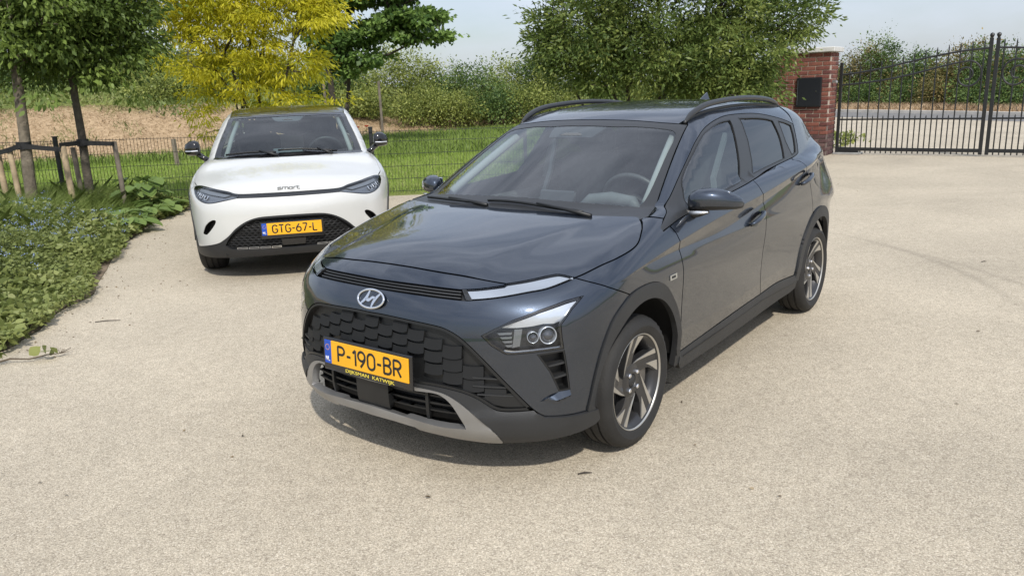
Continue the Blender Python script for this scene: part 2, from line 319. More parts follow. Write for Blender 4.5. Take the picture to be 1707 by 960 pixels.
# ------------------------------------------------------------------ brick pillar
E_ = Vector((.809, -.588, 0)); NF = Vector((-.588, -.809, 0))
PC = Vector((6.70, 16.78, 0))            # right front corner
PW, PD, PH = 1.15, .62, 2.10
M_MORT = mat('mortar', (.40, .34, .285), .95, vary=.2, vscale=10, bump=.4, bscale=120)
def brickmat(nm, c, dk):
    return mat(nm, c, .85, vary=dk, vscale=14, bump=.5, bscale=90)
M_BR = [brickmat('brick_red', (.155, .052, .040), .3), brickmat('brick_dark_red', (.11, .038, .033), .35), brickmat('brick_orange', (.19, .068, .048), .3)]
M_BD = [brickmat('brick_stained', (.085, .045, .045), .45), brickmat('brick_grey_stained', (.12, .07, .065), .4)]
pil = thing('gate_pillar', 'red brick gate pillar with pale stone cap beside the iron gate', 'pillar', PC+(-E_)*PW/2-NF*PD/2, math.atan2(E_.y, E_.x))
# local axes: x along E_, y = back (-NF)
core = MB(); core.box((0, 0, .325), (PW-.012, PD-.012, .65)); core.build('mortar_base', mat('mortar_stained', (.16, .125, .11), .95, vary=.3, vscale=8), pil)
core = MB(); core.box((0, 0, .65+(PH-.65)/2), (PW-.012, PD-.012, PH-.65)); core.build('mortar_core', M_MORT, pil)
rnd = random.Random(4)
bl, bh, jt = .272, .072, .0155
shared = {}
def brick(cx_, cy_, cz_, lx, ly, low):
    key = (round(lx, 3), round(ly, 3), low, rnd.randrange(3))
    if key not in shared:
        b = MB(); b.box((0, 0, 0), (lx, ly, bh), None, .004); mm = M_BD[key[3] % 2] if low else M_BR[key[3]]
        shared[key] = mesh('brick', b.v, b.f, mm)
    obj('brick', shared[key], pil, (cx_, cy_, cz_), (0, 0, rnd.uniform(-.004, .004)))
nc = int(PH/(bh+jt))
for c_ in range(nc):
    z = .005+c_*(bh+jt)+bh/2; low = z < .62 and not (z > .45 and rnd.random() < .3)
    # front face (local y = -PD/2): stretchers, half-offset each course; top course is a row of full bricks
    x = -PW/2; st = bl if c_ % 2 == 0 else bl*.45
    while x < PW/2-.03:
        L = min(st, PW/2-x); brick(x+L/2, -PD/2+.045, z, L, .10+rnd.uniform(-.002, .003), low); x += L+jt; st = bl
        if PW/2-x < .05: break
    # gate-side face (local x = +PW/2)
    y = -PD/2+.10+jt; st = bl*.45 if c_ % 2 == 0 else bl
    while y < PD/2-.03:
        L = min(st, PD/2-y); brick(PW/2-.045, y+L/2, z, .10+rnd.uniform(-.002, .003), L, low); y += L+jt; st = bl
cp = MB(); cp.box((0, 0, PH+.055), (PW+.16, PD+.16, .10), None, .012); cp.build('cap', mat('cap_stone', (.55, .55, .53), .8, vary=.15, vscale=6, bump=.2), pil)
lb = MB(); lb.box((.18, -PD/2-.028, 1.31), (.50, .07, .60), None, .006); box_ = lb.build('letterbox', mat('letterbox_black', (.012, .013, .016), .35), pil)
d_ = MB(); d_.box((.195, -PD/2-.066, 1.31), (.44, .008, .56), None, .002); d_.build('door', mat('letterbox_door', (.015, .017, .022), .3), box_)
d_ = MB(); d_.lathe([(.0, .012), (.012, .012), (.014, .0)], Matrix.Translation((.335, -PD/2-.07, 1.33)) @ Matrix.Rotation(R_(90), 4, 'X'), 16); d_.build('lock', mat('lock_chrome', (.7, .7, .7), .2, 1), box_)
d_ = MB(); d_.box((-.045, -PD/2-.069, 1.31), (.012, .006, .5)); d_.build('hinge_strip', mat('hinge_steel', (.12, .13, .15), .4, .6), box_)
hb = MB(); hb.box((PW/2+.04, -.12, 1.52), (.09, .05, .05)); hb.lathe([(0, .03), (.03, .025), (.035, 0), (.03, -.025), (0, -.03)], Matrix.Translation((PW/2+.085, -.12, 1.50)), 12); hb.build('hinge_bracket', mat('bracket_grey', (.35, .35, .36), .4, .8), pil)
# ------------------------------------------------------------------ wrought iron gate
M_IRON = mat('iron_black', (.012, .013, .014), .42, bump=.1, bscale=40)
GH = Vector((7.04, 17.11, 0)); GM = Vector((9.26, 15.50, 0)); GL = (GM-GH).length; GD = (GM-GH)/GL
ctop = pch([0, .12, .3, .5, .7, .85, 1.0], [1.635, 1.665, 1.74, 1.855, 1.955, 2.01, 2.035])
csec = pch([0, .12, .3, .5, .65, .78, .86], [1.43, 1.45, 1.50, 1.60, 1.70, 1.78, 1.812])
def gate_leaf(flip, label):
    g_ = thing('gate_leaf', label, 'gate', (GH if not flip else GM+GD*GL*1.008), math.atan2(GD.y, GD.x)+(math.pi if flip else 0), 'leaves of the iron gate')
    L = GL
    def part(nm, fnc):
        b = MB(); fnc(b); return autosmooth(b.build(nm, M_IRON, g_))
    part('hinge_stile', lambda b: b.box((.03, 0, .95), (.06, .05, 1.87), None, .006))
    part('meeting_stile', lambda b: (b.box((L-.045, 0, 1.12), (.065, .055, 2.18), None, .006), b.lathe([(0, .075), (.03, .06), (.042, .03), (.03, 0), (.02, -.02), (.03, -.03)], Matrix.Translation((L-.045, 0, 2.235)), 16)))
    part('bottom_rail', lambda b: b.box((L/2, 0, .11), (L-.12, .045, .07), None, .004))
    part('middle_rail', lambda b: b.box((L/2, 0, .725), (L-.12, .035, .035), None, .004))
    us = np.linspace(.02, .985, 40)
    part('top_rail', lambda b: b.tube([(L*u, 0, float(ctop(u))) for u in us], .019, 8))
    # second rail ends in a scroll
    pts = [(L*u, .0, float(csec(u))) for u in np.linspace(.02, .86, 34)]
    cx_, cz_, r0 = L*.865, 1.545, .267
    for a in np.linspace(0, 1, 60):
        th = math.pi/2-a*math.pi*3.05; rr = r0*(1-a*.72)
        pts.append((cx_+rr*math.cos(th)*.92-.06*a*L*.3, 0, cz_+rr*math.sin(th)+a*.0))
    part('scroll_rail', lambda b: b.tube(pts, .018, 8))
    for k_ in range(13):
        u = (k_+1)/13.75; x = L*u; zt = float(ctop(u))+.16
        part('tall_bar', lambda b: b.tube([(x, .0, .03), (x, .0, zt-.05), (x, 0, zt)], [.0125, .0125, .004], 8))
    for k_ in range(14):
        u = (k_+.5)/13.75; x = L*u
        part('short_bar', lambda b: b.tube([(x, .0, .03), (x, .0, .765), (x, 0, .80)], [.0115, .0115, .004], 8))
    return g_
gate_leaf(False, 'black iron gate leaf hinged on the brick pillar, curving up to a scroll')
gl2 = gate_leaf(True, 'black iron gate leaf mirroring the one hung on the brick pillar')
db = MB(); db.box((GH.x+.22, GH.y-.12, .02), (.55, .30, .04), Matrix.Rotation(math.atan2(GD.y, GD.x), 3, 'Z'), .006)
gmo = db.build('gate_motor', mat('drive_box_grey', (.30, .30, .29), .6, vary=.2), label='flat grey gate motor housing on the ground at the gate hinge', cat='gate motor')
db = MB(); db.box((GH.x+.22, GH.y-.12, .07), (.42, .10, .06), Matrix.Rotation(math.atan2(GD.y, GD.x), 3, 'Z'), .01); db.build('cover', M_IRON, gmo)
# ------------------------------------------------------------------ cars: a smooth master surface per car, panels cut from it
def smax(a, b, k):
    h = np.maximum(k-np.abs(a-b), 0)/k
    return np.maximum(a, b)+h*h*k*.25
def smin(a, b, k): return -smax(-a, -b, k)
AX = -.10                                    # vertical axis of the cylindrical front domain
UF = .80                                     # metres per radian there
def u_(deg): return R_(deg)*UF
class Body:
    def __init__(s, g): s.g = g
    def grad(s, q, e=1.5e-3):
        n = np.stack([s.g(q+np.eye(3)[i]*e)-s.g(q-np.eye(3)[i]*e) for i in range(3)], -1)
        return n/np.maximum(np.linalg.norm(n, axis=-1, keepdims=True), 1e-9)
    def cast(s, o, d, tmax):
        t = np.zeros(len(o)); ok = np.ones(len(o), bool)
        for _ in range(90):
            v = s.g(o+d*t[:, None]); t = t+v*.72
            if np.abs(v).max() < 2e-6: break
        ok = (np.abs(s.g(o+d*t[:, None])) < 1e-3) & (t < tmax)
        return o+d*t[:, None], ok
    def at(s, dom, ab):
        ab = np.asarray(ab, float).reshape(-1, 2); a, b = ab[:, 0], ab[:, 1]; z0 = np.zeros_like(a)
        if dom == 'S': o = np.stack([a, z0+1.25, b], -1); d = np.stack([z0, z0-1, z0], -1); tm = 1.2
        elif dom == 'T': o = np.stack([a, b, z0+1.9], -1); d = np.stack([z0, z0, z0-1], -1); tm = 1.6
        elif dom == 'R': o = np.stack([z0-4.2, a, b], -1); d = np.stack([z0+1, z0, z0], -1); tm = 2.4
        else:
            th = a/UF; c, sn = np.cos(th), np.sin(th); o = np.stack([AX+1.5*c, 1.5*sn, b], -1); d = np.stack([-c, -sn, z0], -1); tm = 1.45
        return s.cast(o, d, tm)
def crom(pts, n=6):
    """smooth curve through pts (open)"""
    P_ = [np.asarray(p, float) for p in pts]; P_ = [2*P_[0]-P_[1]]+P_+[2*P_[-1]-P_[-2]]; out = []
    for i in range(1, len(P_)-2):
        p0, p1, p2, p3 = P_[i-1:i+3]
        for k in range(n):
            t = k/n; out.append(tuple(.5*(2*p1+(p2-p0)*t+(2*p0-5*p1+4*p2-p3)*t*t+(3*p1-p0-3*p2+p3)*t**3)))
    out.append(tuple(P_[-2])); return out
def dens(poly, res):
    out = []; n = len(poly)
    for i in range(n):
        a = np.asarray(poly[i], float); b = np.asarray(poly[(i+1) % n], float); L = np.linalg.norm(b-a)
        if L < 1e-5: continue
        k = max(1, int(math.ceil(L/res))); out += [tuple(a+(b-a)*j/k) for j in range(k)]
    return out
def area2(p): p = np.asarray(p); return .5*np.sum(p[:, 0]*np.roll(p[:, 1], -1)-np.roll(p[:, 0], -1)*p[:, 1])
def inset(poly, d):
    p = np.asarray(poly, float); sg = 1 if area2(p) > 0 else -1
    t = np.roll(p, -1, 0)-p; t /= np.maximum(np.linalg.norm(t, axis=1, keepdims=True), 1e-9)
    n = np.stack([-t[:, 1], t[:, 0]], -1)*sg; m_ = n+np.roll(n, 1, 0); m_ /= np.maximum((m_*m_).sum(1, keepdims=True)*.5, .4)
    return [tuple(q) for q in p+m_*d]
def pip(pts, poly):
    x, y = pts[:, 0], pts[:, 1]; c = np.zeros(len(pts), bool); n = len(poly); j = n-1
    for i in range(n):
        xi, yi = poly[i]; xj, yj = poly[j]
        cond = ((yi > y) != (yj > y)) & (x < (xj-xi)*(y-yi)/((yj-yi) or 1e-12)+xi); c ^= cond; j = i
    return c
def bdist(pts, poly):
    d = np.full(len(pts), 9.); n = len(poly)
    for i in range(n):
        a = np.array(poly[i]); b = np.array(poly[(i+1) % n]); ab = b-a; t = np.clip(((pts-a)@ab)/max(ab@ab, 1e-12), 0, 1)
        d = np.minimum(d, np.linalg.norm(pts-a-t[:, None]*ab, axis=1))
    return d
def cut(body, name, dom, poly, mt, parent, holes=(), off=0., gap=.0028, depth=.018, res=.035, sides=(1,), bres=None, offn=None, hgap=None, geo=None, extra=None):
    """a panel of the master surface: outline in domain coordinates, skinned, with returned edges.  off: metres along the normal"""
    bres = bres or res*.6
    P_ = dens(inset(dens(poly, bres), gap), bres); H = [dens(inset(dens(h, bres), -(gap if hgap is None else hgap)), bres) for h in holes]
    pa = np.array(P_); lo, hi = pa.min(0), pa.max(0)
    gx_, gy_ = np.meshgrid(np.arange(lo[0], hi[0], res), np.arange(lo[1], hi[1], res)); gx_ = gx_+(np.arange(gx_.shape[0]) % 2)[:, None]*res*.5
    G_ = np.stack([gx_.ravel(), gy_.ravel()], -1); G_ = G_[pip(G_, P_)]
    for h in H: G_ = G_[~pip(G_, h)]
    if len(G_):
        k = bdist(G_, P_) > res*.45
        for h in H: k &= bdist(G_, h) > res*.45
        G_ = G_[k]
    if extra is not None:
        X_ = np.asarray(extra, float); k = pip(X_, P_) & (bdist(X_, P_) > .003)
        for h in H: k &= ~pip(X_, h) & (bdist(X_, h) > .003)
        X_ = X_[k]
        if len(X_):
            k = np.ones(len(G_), bool)
            for c0 in range(0, len(G_), 400):
                k[c0:c0+400] = np.min(np.abs(G_[c0:c0+400, None, 0]-X_[None, :, 0])*.5+np.abs(G_[c0:c0+400, None, 1]-X_[None, :, 1]), 1) > .0065
            G_ = np.concatenate([G_[k], X_])
    vs = [Vector(p) for p in P_]; loops = [(0, len(P_))]
    for h in H: loops.append((len(vs), len(h))); vs += [Vector(p) for p in h]
    ed = [(b+i, b+(i+1) % n) for b, n in loops for i in range(n)]
    vs += [Vector(p) for p in G_]
    fo = [tuple(range(b, b+n)) for b, n in loops]
    r = delaunay_2d_cdt(vs, ed, [], 0, 1e-6)
    v2 = np.array([tuple(p) for p in r[0]]); tri = np.array([t for t in r[2]], int)
    c = v2[tri].mean(1); keep = pip(c, P_)
    for h in H: keep &= ~pip(c, h)
    tri = tri[keep]
    q, ok = body.at(dom, v2); n = body.grad(q)
    of = off if offn is None else np.asarray(offn(v2, q))[:, None]
    q = q+n*of
    tri = tri[ok[tri].all(1)]
    # orient
    fn_ = np.cross(q[tri[:, 1]]-q[tri[:, 0]], q[tri[:, 2]]-q[tri[:, 0]]); fl = (fn_*n[tri].mean(1)).sum(1) < 0; tri[fl] = tri[fl][:, ::-1]
    if geo or (geo is None and offn is not None):
        fn_ = np.cross(q[tri[:, 1]]-q[tri[:, 0]], q[tri[:, 2]]-q[tri[:, 0]]); acc_ = np.zeros_like(q)
        for i in range(3): np.add.at(acc_, tri[:, i], fn_)
        l_ = np.linalg.norm(acc_, axis=1, keepdims=True); n = np.where(l_ > 1e-12, acc_/np.maximum(l_, 1e-12), n)
    # boundary skirt
    cnt = {}
    for t in tri:
        for i in range(3):
            a, b = int(t[i]), int(t[(i+1) % 3]); cnt[(min(a, b), max(a, b))] = cnt.get((min(a, b), max(a, b)), 0)+1
    V_ = [tuple(p) for p in q]; NN = [tuple(p) for p in n]; F_ = [tuple(t) for t in tri]
    if depth:
        mp_ = {}; mq_ = {}
        def dn(i):
            if i not in mp_:
                mp_[i] = len(V_); V_.append(tuple(q[i])); NN.append(tuple(n[i])); mq_[i] = len(V_); V_.append(tuple(q[i]-n[i]*depth)); NN.append(tuple(n[i]))
            return mp_[i], mq_[i]
        for t in tri:
            for i in range(3):
                a, b = int(t[i]), int(t[(i+1) % 3])
                if cnt[(min(a, b), max(a, b))] == 1:
                    a0, a1 = dn(a); b0, b1 = dn(b); F_.append((b0, a0, a1, b1))
        nb = len(q)
        # outward normals for the skirt from its faces
        acc = np.zeros((len(V_), 3)); VA = np.array(V_)
        for f in F_[len(tri):]:
            fnn = np.cross(VA[f[1]]-VA[f[0]], VA[f[2]]-VA[f[0]])
            for i in f: acc[i] += fnn
        for i in range(nb, len(V_)):
            l = np.linalg.norm(acc[i]); NN[i] = tuple(acc[i]/l) if l > 1e-12 else NN[i]
    out = []
    for sd in sides:
        if sd > 0: me = mesh(name, V_, F_, mt, True, normals=NN)
        else: me = mesh(name, [(x, -y, z) for x, y, z in V_], [tuple(reversed(f)) for f in F_], mt, True, normals=[(x, -y, z) for x, y, z in NN])
        out.append(obj(name, me, parent))
    return out if len(out) > 1 else out[0]
def symC(half):
    """close a half outline given from the centre line (u=0) round to the centre line"""
    return half+[(-a, b) for a, b in reversed(half) if a > 1e-6]
def C_(pts): return [(u_(a), b) for a, b in pts]
def frame_at(body, dom, ab, off=0.):
    q, _ = body.at(dom, [ab]); n = body.grad(q)[0]; p = Vector(q[0]+n*off); z = Vector(n); x = Vector((0, 0, 1)).cross(z).normalized(); y = z.cross(x)
    M_ = Matrix((x, y, z)).transposed().to_4x4(); M_.translation = p; return M_
def textmesh(s, size, ext=.002, weight=0., shear=0., align='CENTER', spacing=1.):
    cu = bpy.data.curves.new('t', 'FONT'); cu.body = s; cu.size = size; cu.extrude = ext; cu.align_x = align; cu.align_y = 'CENTER'; cu.offset = weight; cu.shear = shear; cu.space_character = spacing
    o = bpy.data.objects.new('t', cu); COL.objects.link(o); bpy.context.view_layer.update()
    me = bpy.data.meshes.new_from_object(o.evaluated_get(bpy.context.evaluated_depsgraph_get())); bpy.data.objects.remove(o); return me
def _arc(cx, cy, rx, ry, a0, a1, n=14): return [(cx+rx*math.cos(R_(a0+(a1-a0)*i/n)), cy+ry*math.sin(R_(a0+(a1-a0)*i/n))) for i in range(n+1)]
GLY = {   # width, strokes
 'P': (.54, [[(0, 0), (0, 1)], [(0, 1), (.26, 1)]+_arc(.26, .74, .28, .26, 90, -90)+[(0, .48)]]), '-': (.30, [[(0, .46), (.30, .46)]]), '1': (.20, [[(0, .80), (.20, 1)], [(.20, 1), (.20, 0)]]),
 '9': (.56, [_arc(.28, .70, .28, .30, 0, 360, 26), [(.56, .70), (.55, .55), (.48, .38), (.20, 0)]]), '6': (.56, [_arc(.28, .30, .28, .30, 0, 360, 26), [(0, .30), (.01, .45), (.08, .62), (.36, 1)]]), '0': (.56, [_arc(.28, .70, .28, .30, 0, 180)+_arc(.28, .30, .28, .30, 180, 360)+[(.56, .70)]]),
 'B': (.54, [[(0, 0), (0, 1)], [(0, 1), (.26, 1)]+_arc(.26, .765, .24, .235, 90, -90)+[(0, .53)], [(.24, .53)]+_arc(.26, .265, .28, .265, 90, -90)+[(0, 0)]]), 'R': (.54, [[(0, 0), (0, 1)], [(0, 1), (.26, 1)]+_arc(.26, .74, .28, .26, 90, -90)+[(0, .48)], [(.26, .48), (.54, 0)]]),
 'G': (.60, [_arc(.32, .68, .30, .32, 25, 180)+_arc(.32, .32, .30, .32, 180, 360)+[(.62, .46)], [(.36, .46), (.62, .46)]]), 'T': (.58, [[(0, 1), (.58, 1)], [(.29, 1), (.29, 0)]]), '7': (.54, [[(0, 1), (.54, 1)], [(.54, 1), (.16, 0)]]), 'L': (.48, [[(0, 1), (0, 0)], [(0, 0), (.48, 0)]]), 'N': (.55, [[(0, 0), (0, 1)], [(0, 1), (.55, 0)], [(.55, 0), (.55, 1)]]),
 's': (.62, [[(.60, .58)]+_arc(.20, .45, .20, .15, 90, 270, 10)[0:]+_arc(.40, .15, .20, .15, 90, -90, 10)+[(.0, 0)]]), 'm': (1.0, [[(0, 0), (0, .6)], [(0, .6), (.30, .6)]+_arc(.36, .42, .16, .18, 90, 0, 8)+[(.52, 0)], [(.52, .6), (.82, .6)]+_arc(.86, .42, .16, .18, 90, 0, 8)+[(1.02, 0)]]),
 'a': (.66, [_arc(.30, .30, .30, .30, 0, 360, 24), [(.62, .60), (.62, 0)]]), 'r': (.42, [[(0, 0), (0, .34)]+_arc(.24, .34, .24, .26, 180, 90, 8)+[(.42, .6)]]), 't': (.44, [[(.0, .85), (0, .24)]+_arc(.24, .24, .24, .24, 180, 270, 8)+[(.42, 0)], [(0, .58), (.42, .58)]])}
def stroked(name, txt, h, wid, rad, mt, parent, M_, gap=.22, thick=.0016, wrap=None):
    """lettering drawn with rounded raised strokes, centred"""
    b = MB(); x = 0.; runs = []
    for c in txt: w, ss = GLY[c]; runs.append((x, ss)); x += w+gap
    tot = x-gap; sx = wid/(tot*h)
    for x0, ss in runs:
        for st_ in ss: b.tube([((x0+px_-tot/2)*h*sx, (py_-.5)*h, 0) for px_, py_ in st_], rad, 8)
    b.v = [(p[0], p[1], p[2]*thick/rad) for p in b.v]
    if wrap is not None:      # laid on a body surface: (body, u0, z0, z per y)
        bo, u0, z0, zy = wrap; q, _ = bo.at('C', [(u0+p[0]*UF/(.80), z0+p[1]*zy) for p in b.v]); nn = bo.grad(q); b.v = [tuple(a+n_*(p[2]+.0006)) for a, n_, p in zip(q, nn, b.v)]; return b.build(name, mt, parent, True)
    o = b.build(name, mt, parent, True); o.matrix_local = M_; return o
def letters(name, s, size, mt, parent, M_, wid=None, **kw):
    me = textmesh(s, size, **kw); me.materials.clear(); me.materials.append(mt); me.name = name
    if wid:
        xs = [v.co.x for v in me.vertices]; w = max(xs)-min(xs); c = (max(xs)+min(xs))/2
        for v in me.vertices: v.co.x = (v.co.x-c)*wid/w
    o = obj(name, me, parent); o.matrix_local = M_; return o
# materials
M_PAINT = mat('slate_paint', (.026, .036, .055), .28, .85, .0, 1., .012)
def flake(m):
    t = m.node_tree; b = t.nodes['Principled BSDF']; tcn = N(t, 'ShaderNodeTexCoord'); v = N(t, 'ShaderNodeTexVoronoi', inp={'Scale': 900.}); t.links.new(tcn.outputs['Object'], v.inputs['Vector'])
    r = N(t, 'ShaderNodeMapRange', inp={'To Min': .27, 'To Max': .46}); s = N(t, 'ShaderNodeSeparateColor'); t.links.new(v.outputs['Color'], s.inputs[0]); t.links.new(s.outputs[0], r.inputs['Value']); t.links.new(r.outputs[0], b.inputs['Roughness'])
    d = N(t, 'ShaderNodeTexNoise', inp={'Scale': 5., 'Detail': 6., 'Roughness': .7}); t.links.new(tcn.outputs['Object'], d.inputs['Vector']); r2 = N(t, 'ShaderNodeMapRange', inp={'From Min': .4, 'From Max': .8, 'To Min': .012, 'To Max': .07}); t.links.new(d.outputs['Fac'], r2.inputs['Value']); t.links.new(r2.outputs[0], b.inputs['Coat Roughness'])
flake(M_PAINT); M_PAINT.node_tree.nodes['Principled BSDF'].inputs['Coat IOR'].default_value = 1.75
M_WHITE = mat('white_paint', (.56, .565, .55), .3, 0, .5, 1., .02, vary=.02, vscale=3)
M_CLAD = mat('cladding_plastic', (.022, .023, .0245), .55, vary=.12, vscale=5, bump=.25, bscale=400)
M_BLACK = mat('black_plastic', (.0095, .010, .0105), .45, vary=.1, vscale=5)
M_GRILLE = mat('grille_black', (.011, .0115, .012), .6, 0, .3)
M_GLOSS = mat('gloss_black', (.008, .008, .009), .12, 0, .5, .6, .02)
M_TRIM = mat('window_trim', (.026, .0275, .03), .36)
M_DARK = mat('dark_void', (.006, .006, .006), .8)
M_SILV = mat('satin_silver', (.30, .30, .30), .38, .7, vary=.08, vscale=6)
M_CHR = mat('chrome', (.82, .83, .85), .08, 1)
M_LAMPW = mat('lamp_reflector', (.72, .75, .80), .22, .55)
M_LAMPG = mat('lamp_grey_trim', (.24, .25, .265), .22, .7)
M_DRL = mat('running_light_guide', (.52, .54, .57), .18, .6)
M_LAMPD = mat('lamp_dark', (.05, .052, .058), .2, .6)
M_GLASS = glassmat('windscreen_glass', (.84, .92, .91), 1.95)
M_SIDEG = glassmat('side_glass', (.52, .60, .61), 2.1)
M_PRIV = glassmat('privacy_glass', (.10, .11, .12), 2.1)
M_LENS = glassmat('lamp_lens', (.90, .92, .94), 1.45)
M_TYRE = mat('tyre_rubber', (.016, .0155, .015), .72, vary=.25, vscale=9, bump=.2, bscale=120)
M_RIMD = mat('rim_grey', (.045, .045, .047), .38, .55, .5, .3)
M_RIMM = mat('rim_machined', (.56, .545, .51), .32, .85)
M_YEL = mat('plate_yellow', (.80, .40, .012), .42, vary=.05, vscale=9)
M_BLUE = mat('plate_blue', (.012, .07, .42), .45)
M_INK = mat('plate_ink', (.012, .012, .012), .5)
M_WHT = mat('print_white', (.75, .75, .72), .5)
M_SEAT = mat('seat_fabric', (.050, .053, .055), .9, vary=.3, vscale=30)
M_DASH = mat('dashboard_grey', (.105, .112, .116), .62, vary=.1, vscale=20)
M_LINER = mat('headliner', (.30, .31, .31), .9)
# ---------------------------------------------------------------- wheel
def tyre_mesh(Rr, rr, wd, name='tyre'):
    b = MB(); h = wd/2
    pr = [(rr-.005, -h*.80), (rr+.012, -h*.93), (rr+(Rr-rr)*.45, -h*1.02), (Rr-.032, -h*.97), (Rr-.012, -h*.86), (Rr-.004, -h*.70)]
    for gz in (-.45, 0., .45):
        w = .006; pr += [(Rr-.001, (gz)*h-w-.001), (Rr-.009, gz*h-w), (Rr-.009, gz*h+w), (Rr-.001, gz*h+w+.001)]
    pr += [(Rr-.004, h*.70), (Rr-.012, h*.86), (Rr-.032, h*.97), (rr+(Rr-rr)*.45, h*1.02), (rr+.022, h*.96), (rr+.012, h*.93), (rr-.005, h*.80)]
    b.lathe(pr, None, 96)
    # shoulder sipes: alternate radial cuts pressed into the shoulder ring
    k = 96; v = [list(p) for p in b.v]
    for ring, r_ in enumerate(pr):
        if .66*h < abs(r_[1]) < .9*h and r_[0] > Rr-.02:
            for j in range(k):
                if j % 2: 
                    s = (r_[0]-.0055)/r_[0]; v[ring*k+j][0] *= s; v[ring*k+j][1] *= s
    b.v = v
    return b
def wheel_dark(car, x, side, Rr=.304, rr=.2187, wd=.20, yc=.775, spin=0., steer=0.):
    """five twin-spoke two-tone alloy; local z axis points outwards"""
    w = obj('wheel', None, car, (x, side*yc, Rr)); M_ = Matrix.Rotation(steer, 4, 'Z') @ Matrix.Rotation(R_(-90*side), 4, 'X'); w.rotation_euler = M_.to_euler()
    h = wd/2
    tyre_mesh(Rr, rr, wd).build('tyre', M_TYRE, w, True); autosmooth(w.children[-1], 35)
    b = MB(); b.lathe([(rr-.012, -h*.85), (rr-.03, -h*.6), (rr-.034, h*.55), (rr-.016, h*.72), (rr-.006, h*.80)], None, 64); b.cur = 1
    b.lathe([(rr-.004, h*.815), (rr-.001, h*.86), (rr+.002, h*.885), (rr+.003, h*.86), (rr, h*.81)], None, 64); b.build('rim', [M_RIMD, M_RIMM], w, True)
    b = MB(); b.lathe([(.04, h*.05), (.135, h*.05), (.135, -.01), (.04, -.01)], None, 40); b.build('brake_disc', mat_disc, w, True)
    b = MB(); b.lathe([(0, -.03), (rr-.03, -.03)], None, 32); b.build('back_plate', M_DARK, w)
    cal = MB(); cal.prism([(.09*math.cos(t), .09*math.sin(t)) for t in np.linspace(2.6, 3.6, 8)]+[(.15*math.cos(t), .15*math.sin(t)) for t in np.linspace(3.6, 2.6, 8)], .005, .045); cal.build('brake_caliper', mat_disc, w)
    pl = lambda r, a: (r*rr*math.cos(R_(a+A_[0])), r*rr*math.sin(R_(a+A_[0]))); A_ = [0.]
    z0, z1 = h*.50, h*.74
    hub = MB(); hub.lathe([(.078, z0-.02), (.078, z0+.002), (.06, z0+.008), (.034, z0+.008), (.030, z0+.002), (0, z0+.002)], None, 40); hb_ = hub.build('hub', M_RIMD, w, True); autosmooth(hb_, 35)
    cap_ = MB(); cap_.lathe([(.028, z0+.003), (.027, z0+.008), (0, z0+.009)], None, 32); cap_.build('centre_cap', M_CLAD, w, True)
    lg = MB()
    for k in range(4):
        a = spin+R_(45+90*k); lg.lathe([(.011, z0+.003), (.011, z0+.016), (.008, z0+.02), (0, z0+.02)], Matrix.Translation((.05*math.cos(a), .05*math.sin(a), 0)), 6)
    lg.build('wheel_nuts', M_CHR, w)
    for k in range(5):
        A_[0] = math.degrees(spin)+112+72*k
        b = MB()
        def face(pts, m_, dz=0.):
            v = []; n = len(pts)
            for r, a in pts:
                x_, y_ = pl(r, a); zz = z0+(z1-z0)*max(0., (r-.3)/.68)**1.2+dz; v.append((x_, y_, zz))
            for r, a in pts:
                x_, y_ = pl(r, a); v.append((x_, y_, z0+(z1-z0)*max(0., (r-.3)/.68)**1.2+dz-(.035 if m_ == 0 else .004)))
            b.add(v, [tuple(range(n))]+[(i, n+i, n+(i+1) % n, (i+1) % n) for i in range(n)], m_)
        # dark blade
        face([(.985, -9), (.985, 0), (.985, 9), (.985, 17), (.985, 26), (.70, 36), (.46, 58), (.34, 84), (.30, 60), (.30, 36), (.34, 12), (.52, 9), (.66, 5), (.82, -3)], 0)
        # machined triangle and sliver
        face([(.988, -8), (.988, 0), (.988, 7.5), (.80, 11), (.60, 16.5), (.70, 8), (.82, 0)], 1, .0035)
        face([(.988, 18), (.988, 25.5), (.70, 35), (.46, 56), (.36, 76), (.46, 49), (.70, 28)], 1, .0035)
        b.build('spoke', [M_RIMD, M_RIMM], w)
    return w
mat_disc = mat('brake_steel', (.22, .21, .20), .4, .8)
def wheel_plain(car, x, side, Rr=.347, rr=.245, wd=.23, yc=.80, spin=0., steer=0.):
    w = obj('wheel', None, car, (x, side*yc, Rr)); w.rotation_euler = (Matrix.Rotation(steer, 4, 'Z') @ Matrix.Rotation(R_(-90*side), 4, 'X')).to_euler(); h = wd/2
    tyre_mesh(Rr, rr, wd).build('tyre', M_TYRE, w, True); autosmooth(w.children[-1], 35)
    b = MB(); b.lathe([(rr-.012, -h*.85), (rr-.03, -h*.6), (rr-.034, h*.5), (rr, h*.86), (rr+.004, h*.86)], None, 48); b.lathe([(0, -.02), (rr-.03, -.02)], None, 24); b.build('rim', M_RIMD, w, True)
    for k in range(5):
        s = MB(); a = spin+2*math.pi*k/5; M_ = Matrix.Rotation(a, 4, 'Z'); s.prism([(.04, -.03), (rr-.01, -.045), (rr-.01, .045), (.04, .03)], h*.45, h*.7, M_); s.build('spoke', M_RIMM, w)
    c = MB(); c.lathe([(.06, h*.4), (.06, h*.72), (0, h*.74)], None, 24); c.build('hub', M_RIMD, w, True)
    return w
